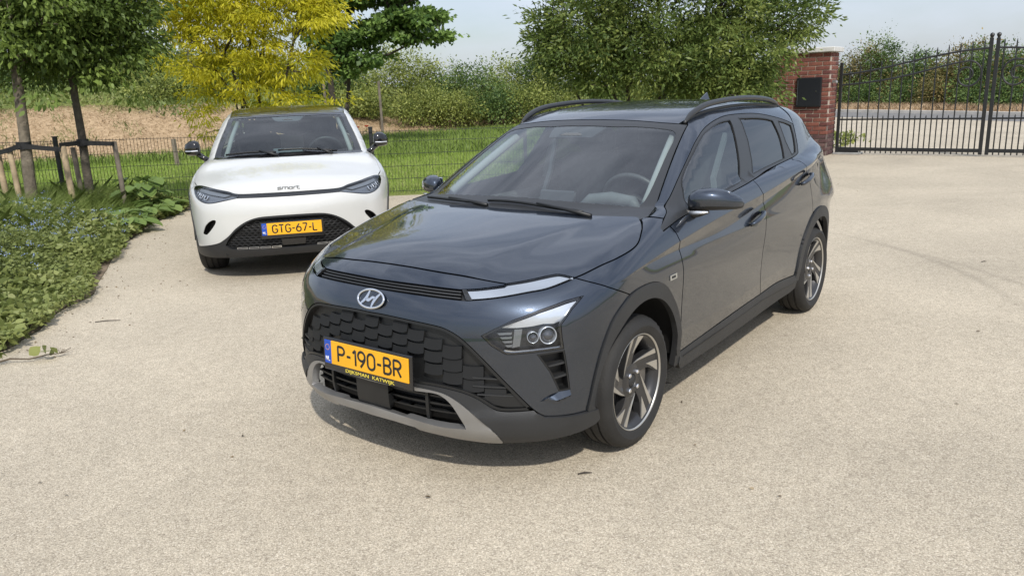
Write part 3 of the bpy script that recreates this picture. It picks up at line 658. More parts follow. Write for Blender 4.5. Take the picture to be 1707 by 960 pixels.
def plate(car, body_x, z, txt, tilt, sub=None):
    p = obj('number_plate', None, car, (body_x, 0, z)); p.rotation_euler = (0, -tilt, 0)
    # local: x out, y left (so text runs towards +y when seen from the front), z up
    T = Matrix(((0, 0, 1, 0), (1, 0, 0, 0), (0, 1, 0, 0), (0, 0, 0, 1)))
    f = MB(); f.box((-.006, 0, -.010), (.014, .548, .150), None, .004); f.build('holder', M_GLOSS, p)
    y = MB(); y.box((.003, .020, .0), (.006, .474, .106), None, .0015); y.build('yellow_field', M_YEL, p)
    b = MB(); b.box((.003, -.239, .0), (.006, .042, .106), None, .0015); b.build('blue_band', M_BLUE, p)
    stroked('registration', txt, .068, .385, .0058, M_INK, p, Matrix.Translation((.0062, .022, 0)) @ T)
    stroked('country_code', 'NL', .019, .026, .0019, M_WHT, p, Matrix.Translation((.0062, -.239, -.030)) @ T, thick=.0008)
    st = MB()
    for k in range(12):
        a = 2*math.pi*k/12; st.box((.0065, -.239+.0125*math.cos(a), .022+.0125*math.sin(a)), (.001, .0028, .0028))
    st.build('star_ring', M_YEL, p)
    if sub: letters('dealer_name', sub[0], .021, mat('print_yellow', (.75, .62, .08), .5), p, Matrix.Translation((.0015, .02, -.0705)) @ T, wid=sub[1], ext=.0006, weight=.0)
    return p
# ---------------------------------------------------------------- dark grey-blue hatchback
def make_dark_body():
    xc = pch([.18, .25, .33, .45, .60, .69, .755, .83, .895, .95], [.735, .80, .815, .81, .80, .785, .765, .725, .665, .55])
    plan = pch([0, .2, .4, .52, .62, .70, .77, .83, .88, .93], [0, .009, .042, .085, .14, .20, .275, .365, .48, .66])
    Wx = pch([.6, .35, .1, -.1, -.5, -1.0, -1.6, -2.2, -2.58, -2.8, -3.0, -3.2, -3.4], [.865, .885, .89, .888, .882, .88, .88, .881, .879, .862, .828, .775, .72])
    zsh = pch([.5, .3, 0, -.4, -.9, -1.5, -2.2, -2.55, -3.1], [.79, .80, .835, .88, .925, .965, 1.035, 1.07, 1.10])
    zlo = pch([.5, .3, 0, -.38, -.77, -1.53, -2.2, -2.55, -3.1], [.78, .79, .826, .838, .84, .912, 1.0, 1.045, 1.08])
    zbu = pch([.4, 0, -.43, -.93, -1.55, -1.86, -2.15, -2.5, -3.2], [.66, .70, .73, .715, .74, .745, .70, .66, .66])
    def S(x, z):
        w = Wx(x); a = zsh(x); b = zlo(x); c = zbu(x); bd = .013*sstep(.16, -.16, x)*sstep(-3.2, -2.6, x)
        up = -.010-.34*(z-a)-1.3*np.maximum(z-a, 0)**2
        mid = -.010-bd*(a-z)/np.maximum(a-b, .005)
        t = np.clip((b-z)/np.maximum(b-c, .02), 0, 1); low = (-.010-bd)*(1-t)**1.6
        d = np.maximum(c-z, 0); dn = -.04*d*sstep(0, .12, d)-.12*np.maximum(d-.30, 0)
        o = np.where(z > a, up, np.where(z > b, mid, np.where(z > c, low, dn)))
        return w+o-.085*sstep(-2.35, -3.1, x)*sstep(.76, 1.05, z)
    hz = pch([.95, .80, .70, .60, .40, .10, -.16, -.6, -1.5, -2.2, -3.2], [.70, .815, .885, .92, .955, .99, 1.018, 1.065, 1.092, 1.114, 1.125])
    hc = pch([.8, .55, .3, 0, -.3, -.6], [.26, .25, .17, .09, .05, .05])
    Rsp = pch([.4, .1, -.16, -.45, -.75, -.98, -1.15, -1.4, -1.9, -2.4, -2.8, -3.02, -3.06, -3.30, -3.5], [.70, .875, 1.015, 1.165, 1.312, 1.413, 1.455, 1.482, 1.497, 1.477, 1.445, 1.41, 1.36, 1.02, .72])
    def Roof(x, y):
        xs = np.where(x > -1.9, x+.33*y*y*sstep(-1.9, -1.1, x), x-.16*y*y*sstep(-2.4, -3.0, x)); return Rsp(xs)-.085*y*y
    Gx = pch([.2, -.34, -.7, -1.1, -1.6, -2.2, -2.7, -3.1, -3.4], [.70, .775, .80, .805, .805, .80, .778, .715, .63])
    def G(x, z): d = z-1.0; return Gx(x)-.36*d-.18*np.maximum(d, 0)**2
    xr = pch([.2, .3, .5, .8, .95, 1.05, 1.2], [-3.25, -3.30, -3.36, -3.34, -3.30, -3.24, -3.1])
    def g(q):
        x, y, z = q[..., 0], np.abs(q[..., 1]), q[..., 2]
        a = smax(y-S(x, z), (x-(xc(z)-plan(y)))*.9, .10)
        a = smax(a, z-(hz(x)-hc(x)*y*y), np.interp(x, [-.4, .4], [.05, .12]))
        a = smax(a, xr(z)+.25*np.maximum(y-.3, 0)**2-x, .12); a = smax(a, .17-z, .03)
        b = smax((y-G(x, z))*.94, (z-Roof(x, y))*.88, np.interp(z, [1.0, 1.25, 1.40], [.03, .06, .12]))
        b = smax(b, xr(z)+.2*np.maximum(y-.3, 0)**2-x, .05); b = smax(b, .8-z, .02)
        return smin(a, b, np.interp(x, [-3.0, -2.75, -2.5], [.12, .06, .012]))
    B_ = Body(g); xs_ = np.arange(-2.9, .36, .011)
    B_.crease = np.concatenate([np.stack([xs_, f_(xs_)+d_], -1) for f_, d_ in ((zsh, .0025), (zsh, -.0025), (zlo, .0025), (zlo, -.0025), (zbu, 0.))])
    return B_
DB = make_dark_body()
CAR = thing('parked_car', 'dark blue-grey hatchback with black cladding and roof rails on the gravel', 'car', (-.1339, 3.8644, 0), -2.2241)
def dk(name, dom, poly, mt, parent=None, **kw): return cut(DB, name, dom, poly, mt, CAR if parent is None else parent, **kw)
def toS(dom, pts):   # 3D points of a domain curve, as (x, z)
    q, _ = DB.at(dom, pts); return [(p[0], p[2]) for p in q]
def toC(dom, pts):
    q, _ = DB.at(dom, pts); return [(math.atan2(p[1], p[0]-AX)*UF, p[2]) for p in q]
def toT(dom, pts):
    q, _ = DB.at(dom, pts); return [(p[0], p[1]) for p in q]
# --- shared lines (cylindrical degrees, height)
seam = [(0, .884), (11.1, .881), (22.9, .872), (31, .862), (40.9, .842)]
drl_top = [(40.9, .842), (46.4, .8485), (51, .856), (54.1, .8605), (56.2, .8605), (59.4, .848)]
drl_bot = [(30.5, .789), (34.9, .794), (39, .800), (45.7, .812), (50.9, .820), (56.6, .838), (59.4, .848)]
slot_b = [(0, .797), (3.3, .797), (17.1, .795), (30.2, .789)]
slot_t = [(0, .829), (5, .8295), (16.1, .829), (28.3, .823)]
gtop = [(0, .702), (5.4, .702), (14.3, .697), (21.9, .688), (25.4, .677), (28.6, .652), (31.7, .610), (34.6, .561), (36.8, .520), (40.6, .447), (45.6, .351), (48.2, .319)]
gbot = [(0, .436), (15.6, .438), (23.2, .436), (28.8, .423), (32.7, .399), (36.2, .362), (39, .350), (45.6, .351)]
pbot = [(48.2, .319), (53.9, .307), (59.6, .302), (60.5, .302)]
sko = [(0, .425), (14.7, .423), (21.4, .420), (24.9, .409), (28, .383), (31, .344), (33.9, .302), (36.8, .256), (38.4, .212)]
ski = [(0, .404), (14.7, .405), (21.4, .408), (24.1, .396), (26.1, .369), (27.9, .323), (29.5, .272), (22.5, .270), (13.1, .280), (0, .290)]
arch_o = [(.40, .312), (.361, .448), (.311, .571), (.241, .673), (.122, .737), (-.014, .752), (-.131, .741), (-.22, .701), (-.331, .595), (-.395, .489), (-.42, .40), (-.432, .335)]
arch_i = [(-.012+.372*math.cos(t), .315+.372*math.sin(t)) for t in np.linspace(-.06, math.pi+.05, 30)]
head = [(59.9, .786), (55, .777), (48.2, .752), (41.8, .721), (37.1, .686), (34.1, .660), (36.4, .621), (39.6, .587), (41.4, .585), (47.4, .590), (53.3, .592), (53.0, .641), (52.9, .689), (56.2, .743)]
curt = [(46.9, .580), (53.4, .586), (54.0, .513), (54.6, .418), (51.7, .419), (49.7, .503)]
arch_C = [(math.atan2(p[1], p[0]-AX)*UF, p[2]) for p in DB.at('S', crom(arch_o[:5], 5))[0]]
fb3 = crom([(59.4, .848), (65.3, .816), (68.5, .794), (76, .742)], 4)
# front bumper
half = C_(crom(slot_b, 4)+crom(drl_bot, 4)[:-1]+fb3)+arch_C[::-1][1:]+C_(crom(pbot, 3)[::-1]+crom(gtop, 4)[::-1])
bump = dk('front_bumper', 'C', symC(half), M_PAINT, holes=[C_(head), C_(curt), [(-a, b) for a, b in C_(head)], [(-a, b) for a, b in C_(curt)]], res=.026, bres=.012, depth=.03, hgap=.001)
# nose strip between bonnet seam and slot
half = C_(crom(seam, 5))+C_([(40.2, .8365), (33.2, .827), (28.9, .8235)])+C_(crom(slot_t, 4)[::-1])
dk('nose_panel', 'C', symC(half), M_PAINT, res=.016, bres=.008, depth=.03, gap=.0022)
# vent slot: recessed black channel with two slats
half = C_(crom(slot_t, 4)+[(29.2, .806), (30.2, .789)]+crom(slot_b, 4)[::-1])
vent = dk('bonnet_vent', 'C', symC(half), M_BLACK, off=-.022, res=.03, depth=0, gap=-.004)
for k_, zz in enumerate((.803, .814, .824)):
    hl = C_([(0, zz+.0035+.003*0), (16, zz+.003), (28.6, zz-.003), (28.6, zz-.0075), (16, zz-.0015), (0, zz-.001)])
    dk('slat', 'C', symC(hl), M_CLAD, vent, off=-.006, res=.03, depth=.014, gap=0)
# running lights
for s in (1, -1):
    pg = C_([(28.9, .8235)]+[(33.2, .827), (40.2, .8365)]+crom(drl_top, 4)+crom(drl_bot, 4)[::-1][1:]); pg = [(a*s, b) for a, b in pg]
    d_ = dk('running_light', 'C', pg, M_DRL, off=-.004, res=.014, bres=.008, depth=.006, gap=.005)
    dk('lens', 'C', pg, M_LENS, d_, off=.001, res=.014, bres=.008, depth=.006, gap=.001)
    dk('bezel', 'C', [(a*s, b) for a, b in C_([(28.9, .8235), (30.2, .824), (32.0, .7895), (30.4, .789)])], M_BLACK, d_, off=.001, res=.02, depth=.01, gap=0)
# grille
half = C_(crom(gtop, 4)+[(45.6, .351)]+crom(gbot, 4)[::-1])
gr_ = dk('grille', 'C', symC(half), M_BLACK, res=.03, bres=.015, offn=lambda v, q: -.030+0*v[:, 0], depth=.0, gap=-.004)
gp = symC(C_(crom(gtop, 4)+[(45.6, .351)]+crom(gbot, 4)[::-1])); gin = inset(gp, .012)
dk('grille_frame', 'C', gp, M_BLACK, gr_, holes=[gin], off=-.002, res=.02, bres=.012, depth=.03, gap=.001)
cw, rh = .0735, .053
for i in range(-8, 9):
    for j in range(-1, 6):
        uc = i*cw; zc = .455+j*rh+(rh/2 if i % 2 else 0)
        w2, h2 = cw/2-.0008, rh*(.385 if abs(i) < 5 else .46)
        rc = [(uc-w2, zc+h2), (uc-w2*.5, zc+h2-.003), (uc, zc+h2-.004), (uc+w2*.5, zc+h2-.003), (uc+w2, zc+h2), (uc+w2, zc-h2), (uc+w2*.5, zc-h2-.005), (uc, zc-h2-.0065), (uc-w2*.5, zc-h2-.005), (uc-w2, zc-h2)]
        if not pip(np.array(rc), inset(gp, .006)).all(): continue
        if abs(uc) < .27 and zc < .54: continue
        dz = lambda v, q, zc=zc, h2=h2: -.014+.0045*np.clip((zc-v[:, 1])/h2, -1, 1)
        dk('grille_block', 'C', rc, M_GRILLE, gr_, res=.06, bres=.045, offn=dz, depth=.02, gap=0)
for s in (1, -1):
    for zz, a0, a1 in ((.49, 31.5, 38.3), (.455, 31.5, 39.8), (.42, 32.5, 41.2)):
        dk('grille_rib', 'C', [(u_(a)*s, b) for a, b in ((a0, zz), (a1, zz-.006), (a1, zz-.011), (a0, zz-.006))], M_CLAD, gr_, off=-.008, res=.04, depth=.022, gap=0)
    dk('corner_panel', 'C', [(u_(a)*s, b) for a, b in ((33.5, .405), (40.8, .425), (45.0, .362), (39.2, .364), (36.4, .374))], M_BLACK, gr_, off=-.010, res=.03, depth=.02, gap=.001)
# cladding below
half = C_(crom(gbot, 4)+[(46.5, .337)]+crom(pbot, 3)+[(62.5, .300), (63.4, .25), (62.0, .235)]+[(57.7, .222), (50.9, .213), (44.7, .207), (38.5, .203)]+crom(sko, 4)[::-1])
dk('lower_cladding', 'C', symC(half), M_CLAD, res=.025, bres=.012, depth=.04, gap=.001, offn=lambda v, q: .002+.010*sstep(.352, .335, v[:, 1]-.05*sstep(.4, .62, np.abs(v[:, 0]))*0)*sstep(.30, .50, np.abs(v[:, 0])))
# silver skid plate with lower intake
half = C_(crom(sko, 4)+[(38.2, .203), (34, .203), (30, .210), (24, .220), (16, .232), (15, .243), (8, .247), (0, .247)])
skid = dk('skid_plate', 'C', symC(half), M_SILV, holes=[symC(C_(crom(ski[:7], 4)+crom(ski[6:], 4)[1:]))], res=.022, bres=.012, depth=.035, gap=.001, offn=lambda v, q: .006+.008*sstep(.285, .265, v[:, 1]))
intake = dk('lower_intake', 'C', symC(C_(crom(ski[:7], 4)+crom(ski[6:], 4)[1:])), M_DARK, off=-.06, res=.04, depth=0, gap=-.03)
for zz in (.318, .352, .385):
    dk('intake_slat', 'C', symC(C_([(0, zz+.005), (27, zz+.003), (27, zz-.005), (0, zz-.003)])), M_BLACK, intake, off=-.028, res=.05, depth=.03, gap=0)
for a0 in (-18.7, 18):
    dk('intake_rib', 'C', C_([(a0, .40), (a0+.9, .40), (a0+.9, .275), (a0, .275)]), M_BLACK, intake, off=-.020, res=.05, depth=.03, gap=0)
dk('radar_cover', 'C', C_([(-6.2, .41), (6.2, .41), (6.4, .29), (-6.0, .29)]), M_BLACK, intake, off=-.006, res=.04, depth=.03, gap=0)
# added dark sheet behind the whole front, blocks light behind the openings
dk('front_light_block', 'C', symC([(0, .86), (u_(50), .84), (u_(64), .74), (u_(64), .25), (u_(40), .235), (0, .235)]), M_DARK, off=-.085, res=.06, depth=0, gap=0)
# headlights
for s in (1, -1):
    hp = [(a*s, b) for a, b in C_(head)]
    hd = dk('headlight', 'C', hp, M_LAMPD, off=-.045, res=.03, depth=0, gap=-.004)
    dk('bezel', 'C', hp, M_GLOSS, hd, holes=[inset(dens(hp, .012), .0075)], off=-.003, res=.02, bres=.012, depth=.04, gap=0)
    wt = [(a*s, b) for a, b in C_([(38.0, .688), (41.8, .712), (48.2, .744), (54.9, .768), (58.8, .777), (56.4, .744), (53.4, .703), (51.5, .693), (49.0, .697), (46.2, .690), (42.6, .686)])]
    dk('reflector_wing', 'C', wt, M_LAMPW, hd, res=.02, bres=.012, depth=.02, gap=.002, offn=lambda v, q: -.012-.012*sstep(.72, .69, v[:, 1]))
    dk('chrome_line', 'C', [(a*s, b) for a, b in C_([(39.4, .602), (41.6, .5965), (47.4, .600), (52.6, .602), (52.6, .598), (47.4, .596), (41.4, .592), (39.0, .597)])], M_CHR, hd, off=-.012, res=.02, depth=.01, gap=0)
    for k_ in range(4):
        zz = .668-.017*k_; dk('indicator_rib', 'C', [(a*s, b) for a, b in C_([(37.6+k_*.6, zz), (41.3, zz+.002), (41.1, zz-.008), (38.2+k_*.6, zz-.009)])], M_LAMPG, hd, off=-.03, res=.03, depth=.012, gap=0)
    dk('reflector_fin', 'C', [(a*s, b) for a, b in C_([(41.9, .682), (43.8, .682), (43.0, .612), (41.2, .606)])], M_LAMPG, hd, off=-.026, res=.02, depth=.012, gap=0)
    for a_, z_, r_ in ((49.9, .650, .034), (46.2, .647, .022)):
        F_ = frame_at(DB, 'C', (u_(a_)*s, z_), -.03); F_ = Matrix.Translation(F_.translation) @ Matrix(((0, 0, 1, 0), (s*1., 0, 0, 0), (0, 1, 0, 0), (0, 0, 0, 1))) if False else F_
        b = MB(); b.lathe([(r_*1.02, -.02), (r_*1.05, .012), (r_*1.0, .018), (r_*.93, .012), (r_*.84, -.01)], F_, 32); b.build('projector_ring', M_LAMPW, hd, True)
        b = MB(); b.lathe([(r_*.84, .0), (r_*.72, .012), (r_*.5, .022), (r_*.25, .027), (0, .028)], F_, 32); b.build('projector_lens', mat('projector_glass', (.03, .032, .04), .04, 0, 1., 1., .0), hd, True)
    dk('lens', 'C', hp, M_LENS, hd, off=.0, res=.025, bres=.012, depth=.0, gap=.002)
    cp_ = [(a*s, b) for a, b in C_(curt)]
    ac = dk('air_curtain', 'C', cp_, M_BLACK, off=-.05, res=.03, depth=0, gap=-.004)
    dk('liner', 'C', cp_, M_BLACK, ac, holes=[inset(dens(cp_, .012), .005)], off=-.001, res=.02, bres=.012, depth=.05, gap=0)
    for zz in (.532, .480):
        dk('fin', 'C', [(a*s, b) for a, b in C_([(49.4 if zz > .5 else 50.6, zz-.004), (53.6 if zz > .5 else 53.9, zz+.006), (53.6 if zz > .5 else 53.9, zz-.003), (49.7 if zz > .5 else 50.8, zz-.010)])], M_CLAD, ac, off=-.006, res=.03, depth=.03, gap=0)
    dk('bumper_blade', 'C', [(a*s, b) for a, b in C_([(46.9, .384), (49.3, .402), (51.6, .416), (54.5, .416), (54.3, .401), (51.3, .393)])], M_PAINT, ac, res=.012, bres=.01, depth=.012, gap=0, offn=lambda v, q: -.002+.030*np.clip((.418-v[:, 1])/.026, 0, 1)*np.clip((np.abs(v[:, 0])-u_(46.7))/u_(4), 0, 1)*np.clip((v[:, 1]-.382)/.010, .3, 1))
# emblem: chrome ring with a slanted two-stroke letter
E_F = frame_at(DB, 'C', (0, .755), .002)
em = obj('emblem', None, CAR); em.matrix_local = E_F
b = MB(); ra, rb = .077, .040
for k_ in range(48):
    pass
b.tube([(ra*math.cos(t), rb*math.sin(t), .006) for t in np.linspace(0, 2*math.pi, 49)], .0052, 8, False); b.build('ring', M_CHR, em, True)
b = MB(); b.prism([((ra-.002)*math.cos(t), (rb-.002)*math.sin(t)) for t in np.linspace(0, 2*math.pi, 41)[:-1]], 0, .002); b.build('back_disc', M_PAINT, em)
def stroke(pts, wds):
    L_, R2 = [], []
    for i, (x, y) in enumerate(pts):
        x0, y0 = pts[max(0, i-1)]; x1, y1 = pts[min(len(pts)-1, i+1)]; l = math.hypot(x1-x0, y1-y0); nx, ny = -(y1-y0)/l, (x1-x0)/l; L_.append((x+nx*wds[i], y+ny*wds[i])); R2.append((x-nx*wds[i], y-ny*wds[i]))
    return L_+R2[::-1]
b = MB()
for pts, wd in (([(-.050, -.026), (-.034, -.010), (-.022, .008), (-.014, .034)], [.004, .0065, .007, .004]), ([(.016, -.035), (.022, -.012), (.034, .008), (.050, .026)], [.004, .007, .0065, .004]), ([(-.028, -.004), (-.008, -.008), (.010, .006), (.030, .004)], [.004, .006, .006, .004])):
    pg = stroke(crom(pts, 5), np.interp(np.linspace(0, 3, 16), range(4), wd)); b.prism(pg, .002, .009)
b.build('letter', M_CHR, em)
# --- bonnet, roof, windscreen
hood_edge = DB.at('C', C_(crom(seam, 5)))[0]; dtop = DB.at('C', C_(crom(drl_top, 4)))[0]
hside = DB.at('S', crom([(.348, .848), (.217, .875), (.109, .891), (-.035, .917), (-.135, .958), (-.191, .982)], 5))[0]
hA = [(p[0], p[1]) for p in hood_edge]; hB = [(p[0], p[1]) for p in dtop][1:]; hC = [(p[0], p[1]) for p in hside][1:]
hR = crom([(-.191, .778), (-.232, .745), (-.262, .708), (-.225, .60), (-.190, .49), (-.165, .30), (-.148, .12), (-.145, 0)], 4)
half = hA+hB+hC+hR[1:]
pol = half+[(x, -y) for x, y in reversed(half) if y > 1e-6]
def hoodcrease(v, q):
    ya = np.abs(v[:, 1]); lin = .30+.10*sstep(.6, -.2, v[:, 0])*1.3; return .006*sstep(.05, -.03, ya-lin-.12)*sstep(.72, .45, v[:, 0])*sstep(-.22, .0, v[:, 0])
dk('bonnet', 'T', pol, M_PAINT, res=.03, bres=.016, depth=.03, offn=hoodcrease)
wsT = [(-1.093, .577), (-.95, .605), (-.801, .635), (-.55, .692), (-.295, .756)]
rEdge = [(-.982, 0), (-.992, .16), (-1.012, .304), (-1.035, .445), (-1.065, .539), (-1.093, .577)]
half = crom(rEdge, 4)+crom(wsT, 4)[1:]+[(-.20, .73), (-.13, .5), (-.09, .25), (-.075, 0)]
wsp = half+[(x, -y) for x, y in reversed(half) if y > 1e-6]
fi = [(-.905, 0), (-.915, .20), (-.947, .339), (-.975, .472), (-.985, .535), (-.95, .572), (-.80, .598), (-.575, .64), (-.465, .655), (-.41, .652), (-.385, .63), (-.305, .405), (-.265, .20), (-.255, 0)]
hf = crom(fi, 4); fip = hf+[(x, -y) for x, y in reversed(hf) if y > 1e-6]
wsg = dk('windscreen', 'T', fip, M_GLASS, res=.04, bres=.03, depth=0, gap=-.012, off=-.004)
dk('frit_border', 'T', wsp, M_TRIM, wsg, holes=[fip], res=.03, bres=.02, depth=.006, gap=.002, off=-.002)
dk('sensor_cover', 'T', [(-.93, -.175), (-.87, -.165), (-.80, -.142), (-.795, 0), (-.80, .142), (-.87, .165), (-.93, .175)], M_BLACK, wsg, res=.03, depth=.01, off=-.006, gap=0)
dk('camera_window', 'T', [(-.835, -.05), (-.812, -.075), (-.808, .0), (-.812, .075), (-.835, .05)], M_DASH, wsg, res=.03, depth=.0, off=-.0035, gap=0)
dk('cowl', 'T', [(-.10, -.68), (-.08, 0), (-.10, .68), (-.33, .735), (-.25, .45), (-.21, 0), (-.25, -.45), (-.33, -.735)], M_BLACK, off=-.022, res=.05, depth=0, gap=0)
roofside = [(-1.065, .539), (-1.2, .546), (-1.6, .552), (-2.2, .548), (-2.7, .525), (-2.98, .50)]
half = crom(rEdge[:5], 4)+crom(roofside, 4)[1:]+[(-3.0, .25), (-3.0, 0)]
dk('roof', 'T', half+[(x, -y) for x, y in reversed(half) if y > 1e-6], M_PAINT, res=.05, bres=.03, depth=.02)
half = [(-3.005, 0), (-3.005, .25), (-2.985, .50), (-3.08, .53), (-3.2, .55), (-3.22, 0)]
dk('rear_window', 'T', half+[(x, -y) for x, y in reversed(half) if y > 1e-6], M_GLOSS, res=.05, depth=0)
# --- sides
frame = crom([(-.275, .962), (-.36, .992), (-.485, 1.038), (-.716, 1.161), (-.984, 1.289), (-1.202, 1.361), (-1.461, 1.400), (-1.69, 1.407), (-2.0, 1.397), (-2.256, 1.366), (-2.48, 1.328), (-2.60, 1.300)], 4)
frame += crom([(-2.60, 1.300), (-2.575, 1.25), (-2.52, 1.17), (-2.47, 1.116)], 3)[1:]
beltl = crom([(-2.47, 1.116), (-2.35, 1.101), (-2.0, 1.084), (-1.712, 1.068), (-1.36, 1.040), (-1.13, 1.024), (-.8, 1.003), (-.5, .978), (-.385, .962), (-.275, .945)], 3)
w1 = crom([(-.622, 1.018), (-.64, 1.075), (-.695, 1.138), (-.885, 1.233), (-1.086, 1.315), (-1.24, 1.352), (-1.40, 1.376), (-1.545, 1.381)], 4)+crom([(-1.545, 1.381), (-1.50, 1.27), (-1.43, 1.15), (-1.345, 1.056)], 3)[1:]+[(-1.094, 1.038), (-.8, 1.022)]
w2 = crom([(-1.689, 1.384), (-1.95, 1.374), (-2.12, 1.358), (-2.212, 1.342)], 3)+crom([(-2.212, 1.342), (-2.228, 1.25), (-2.20, 1.165), (-2.165, 1.106)], 3)[1:]+[(-1.85, 1.090), (-1.555, 1.070), (-1.61, 1.14), (-1.668, 1.26)]
w3 = crom([(-2.315, 1.335), (-2.44, 1.318), (-2.545, 1.294)], 3)+crom([(-2.545, 1.294), (-2.52, 1.23), (-2.46, 1.155), (-2.42, 1.122)], 3)[1:]+[(-2.33, 1.113), (-2.30, 1.20)]
SD = (1, -1)
dk('window_surround', 'S', frame+beltl[1:], M_TRIM, holes=[w1, w2, w3], res=.03, bres=.016, depth=.015, sides=SD, off=-.002, gap=.001)
for nm, w, mt in (('front_side_window', w1, M_SIDEG), ('rear_side_window', w2, M_PRIV), ('quarter_window', w3, M_PRIV)):
    dk(nm, 'S', w, mt, res=.05, bres=.03, depth=0, gap=-.006, off=-.007, sides=SD)
for nm, w in (('window_seal', w1), ('window_seal', w2), ('window_seal', w3)):
    dk(nm, 'S', inset(dens(w, .012), -.0025), M_BLACK, holes=[inset(dens(w, .012), .003)], res=.02, bres=.012, off=-.0005, depth=.008, gap=0, sides=SD)
# A-pillar and cant rail in body colour
wsS = toS('T', crom(wsT, 4)); rsA = toS('T', crom([(-1.093, .577), (-1.12, .562)]+roofside[1:], 8)); rsS = [p for p in rsA if p[0] > -2.612]
cant = rsS[::-1]+wsS[1:]+[(-.30, 1.003), (-.335, .999), (-.35, .992)]+frame[4:41]
cant = rsS[::-1]+wsS[1:]+[(-.315, 1.000), (-.35, .9905)]+[p for p in frame if p[0] < -.36 and p[0] > -2.61 and p[1] > .99 and not (p[0] < -2.4 and p[1] < 1.2995)]+[(-2.606, 1.300)]
top_end = rsS[-1]
cant = [p for p in cant if p[0] > -2.611]
dk('roof_pillar', 'S', cant, M_PAINT, res=.025, bres=.014, depth=.02, sides=SD, gap=.0016)
# fender
hS = [(p[0], p[2]) for p in hside]; fbS = [(p[0], p[2]) for p in DB.at('C', C_(fb3))[0]]
fend = fbS[::-1]+hS[1:]+[(-.234, .998), (-.262, 1.0035), (-.300, 1.001), (-.345, .989), (-.275, .958), (-.278, .943), (-.35, .955)]+crom([(-.35, .955), (-.376, .923), (-.387, .887), (-.404, .84), (-.410, .775), (-.412, .63), (-.412, .52), (-.418, .42)], 3)[1:]+[p for p in crom(arch_o, 4)[::-1] if p[1] > .41 and p[0] < .125]
dk('front_fender', 'S', fend, M_PAINT, extra=DB.crease, res=.013, bres=.011, depth=.02, sides=SD, gap=.002)
d1f = crom([(-.352, .955), (-.378, .923), (-.389, .887), (-.406, .84), (-.412, .775), (-.414, .63), (-.414, .52), (-.42, .42), (-.438, .315)], 3)
d1r = crom([(-1.452, 1.048), (-1.456, 1.028), (-1.485, .97), (-1.533, .893), (-1.537, .797), (-1.506, .65), (-1.498, .47), (-1.54, .375), (-1.552, .357)], 3)
sill = crom([(-.438, .315), (-.6, .322), (-1.02, .342), (-1.28, .351), (-1.552, .357)], 3)
bl_ = [p for p in beltl if -1.45 < p[0] < -.36]
dk('front_door', 'S', d1r+sill[::-1][1:]+d1f[::-1][1:]+bl_[::-1], M_PAINT, extra=DB.crease, res=.0135, bres=.012, depth=.02, sides=SD, gap=.0034)
rd = crom([(-2.30, 1.0965), (-2.262, 1.06), (-2.363, .94), (-2.418, .79), (-2.43, .705)], 3)
arr = [(-2.60+.416*math.cos(t), .318+.416*math.sin(t)) for t in np.linspace(0, math.pi, 61)]     # rear arch outer, rear to front
arr_f = [p for p in arr if p[0] > -2.43 and p[1] < .70]
s2 = crom([(-1.552, .357), (-1.79, .367), (-2.0, .358), (-2.19, .345)], 3)
bl2 = [p for p in beltl if -2.29 < p[0] < -1.46]
dk('rear_door', 'S', rd+[p for p in arr_f[::-1]]+s2[::-1]+d1r[::-1][1:]+bl2[::-1], M_PAINT, extra=DB.crease, res=.0135, bres=.012, depth=.02, sides=SD, gap=.0034)
q = [(-2.474, 1.118), (-2.524, 1.171), (-2.579, 1.25), (-2.608, 1.300)]+[p for p in rsA if -2.92 < p[0] < -2.612]+[(-2.93, 1.30), (-3.02, 1.19), (-3.10, 1.08), (-3.16, .95), (-3.22, .70), (-3.22, .45), (-3.15, .33), (-3.02, .33)]
arr_b = [p for p in arr if p[0] < -2.43 or p[1] > .70]
q = [(-2.303, 1.097)]+[p for p in beltl if -2.46 <= p[0] < -2.31][::-1]+q+[p for p in arr_b if p[1] > .34]+rd[::-1][1:]
dk('rear_quarter', 'S', q, M_PAINT, extra=DB.crease, res=.02, bres=.014, depth=.02, sides=SD, gap=.003)
dk('tailgate', 'R', [(-.70, 1.05), (-.62, 1.3), (.62, 1.3), (.70, 1.05), (.74, .75), (.72, .4), (-.72, .4), (-.74, .75)], M_PAINT, res=.06, depth=0)
dk('rear_bumper', 'R', [(-.72, .42), (.72, .42), (.70, .24), (-.70, .24)], M_CLAD, res=.06, depth=.02, off=.01)
# arches and sill cladding
inr = arch_i
ring = crom(arch_o, 4)+[(-.45, .255), (-.385, .255)]+inr[::-1]+[(.36, .26), (.392, .262)]
dk('wheel_arch', 'S', ring, M_CLAD, res=.022, bres=.012, depth=.028, sides=SD, off=.009, gap=.0005)
inr2 = [(-2.60+.356*math.cos(t), .315+.356*math.sin(t)) for t in np.linspace(-.05, math.pi-.09, 30)]
dk('wheel_arch', 'S', [(-2.60+.427*math.cos(t), .318+.427*math.sin(t)) for t in np.linspace(-.06, math.pi-.10, 60)]+inr2[::-1], M_CLAD, res=.025, bres=.014, depth=.028, sides=SD, off=.010, gap=.0005)
sl_ = sill+s2[1:]+[(-2.20, .30), (-2.19, .255), (-2.1, .243), (-1.5, .228), (-.9, .222), (-.46, .222), (-.43, .26)]
dk('side_sill', 'S', sl_, M_CLAD, res=.03, bres=.016, depth=.06, sides=SD, gap=.001, offn=lambda v, q: .004+.010*sstep(.0, .03, np.interp(v[:, 0], [-2.2, -1.8, -.44], [.345, .367, .315])-v[:, 1]))
dk('sill_groove', 'S', [(-.47, .290), (-1.0, .303), (-1.55, .317), (-2.16, .297), (-2.16, .292), (-1.55, .312), (-1.0, .298), (-.47, .285)], M_BLACK, res=.05, off=.0155, depth=.001, gap=0, sides=SD)
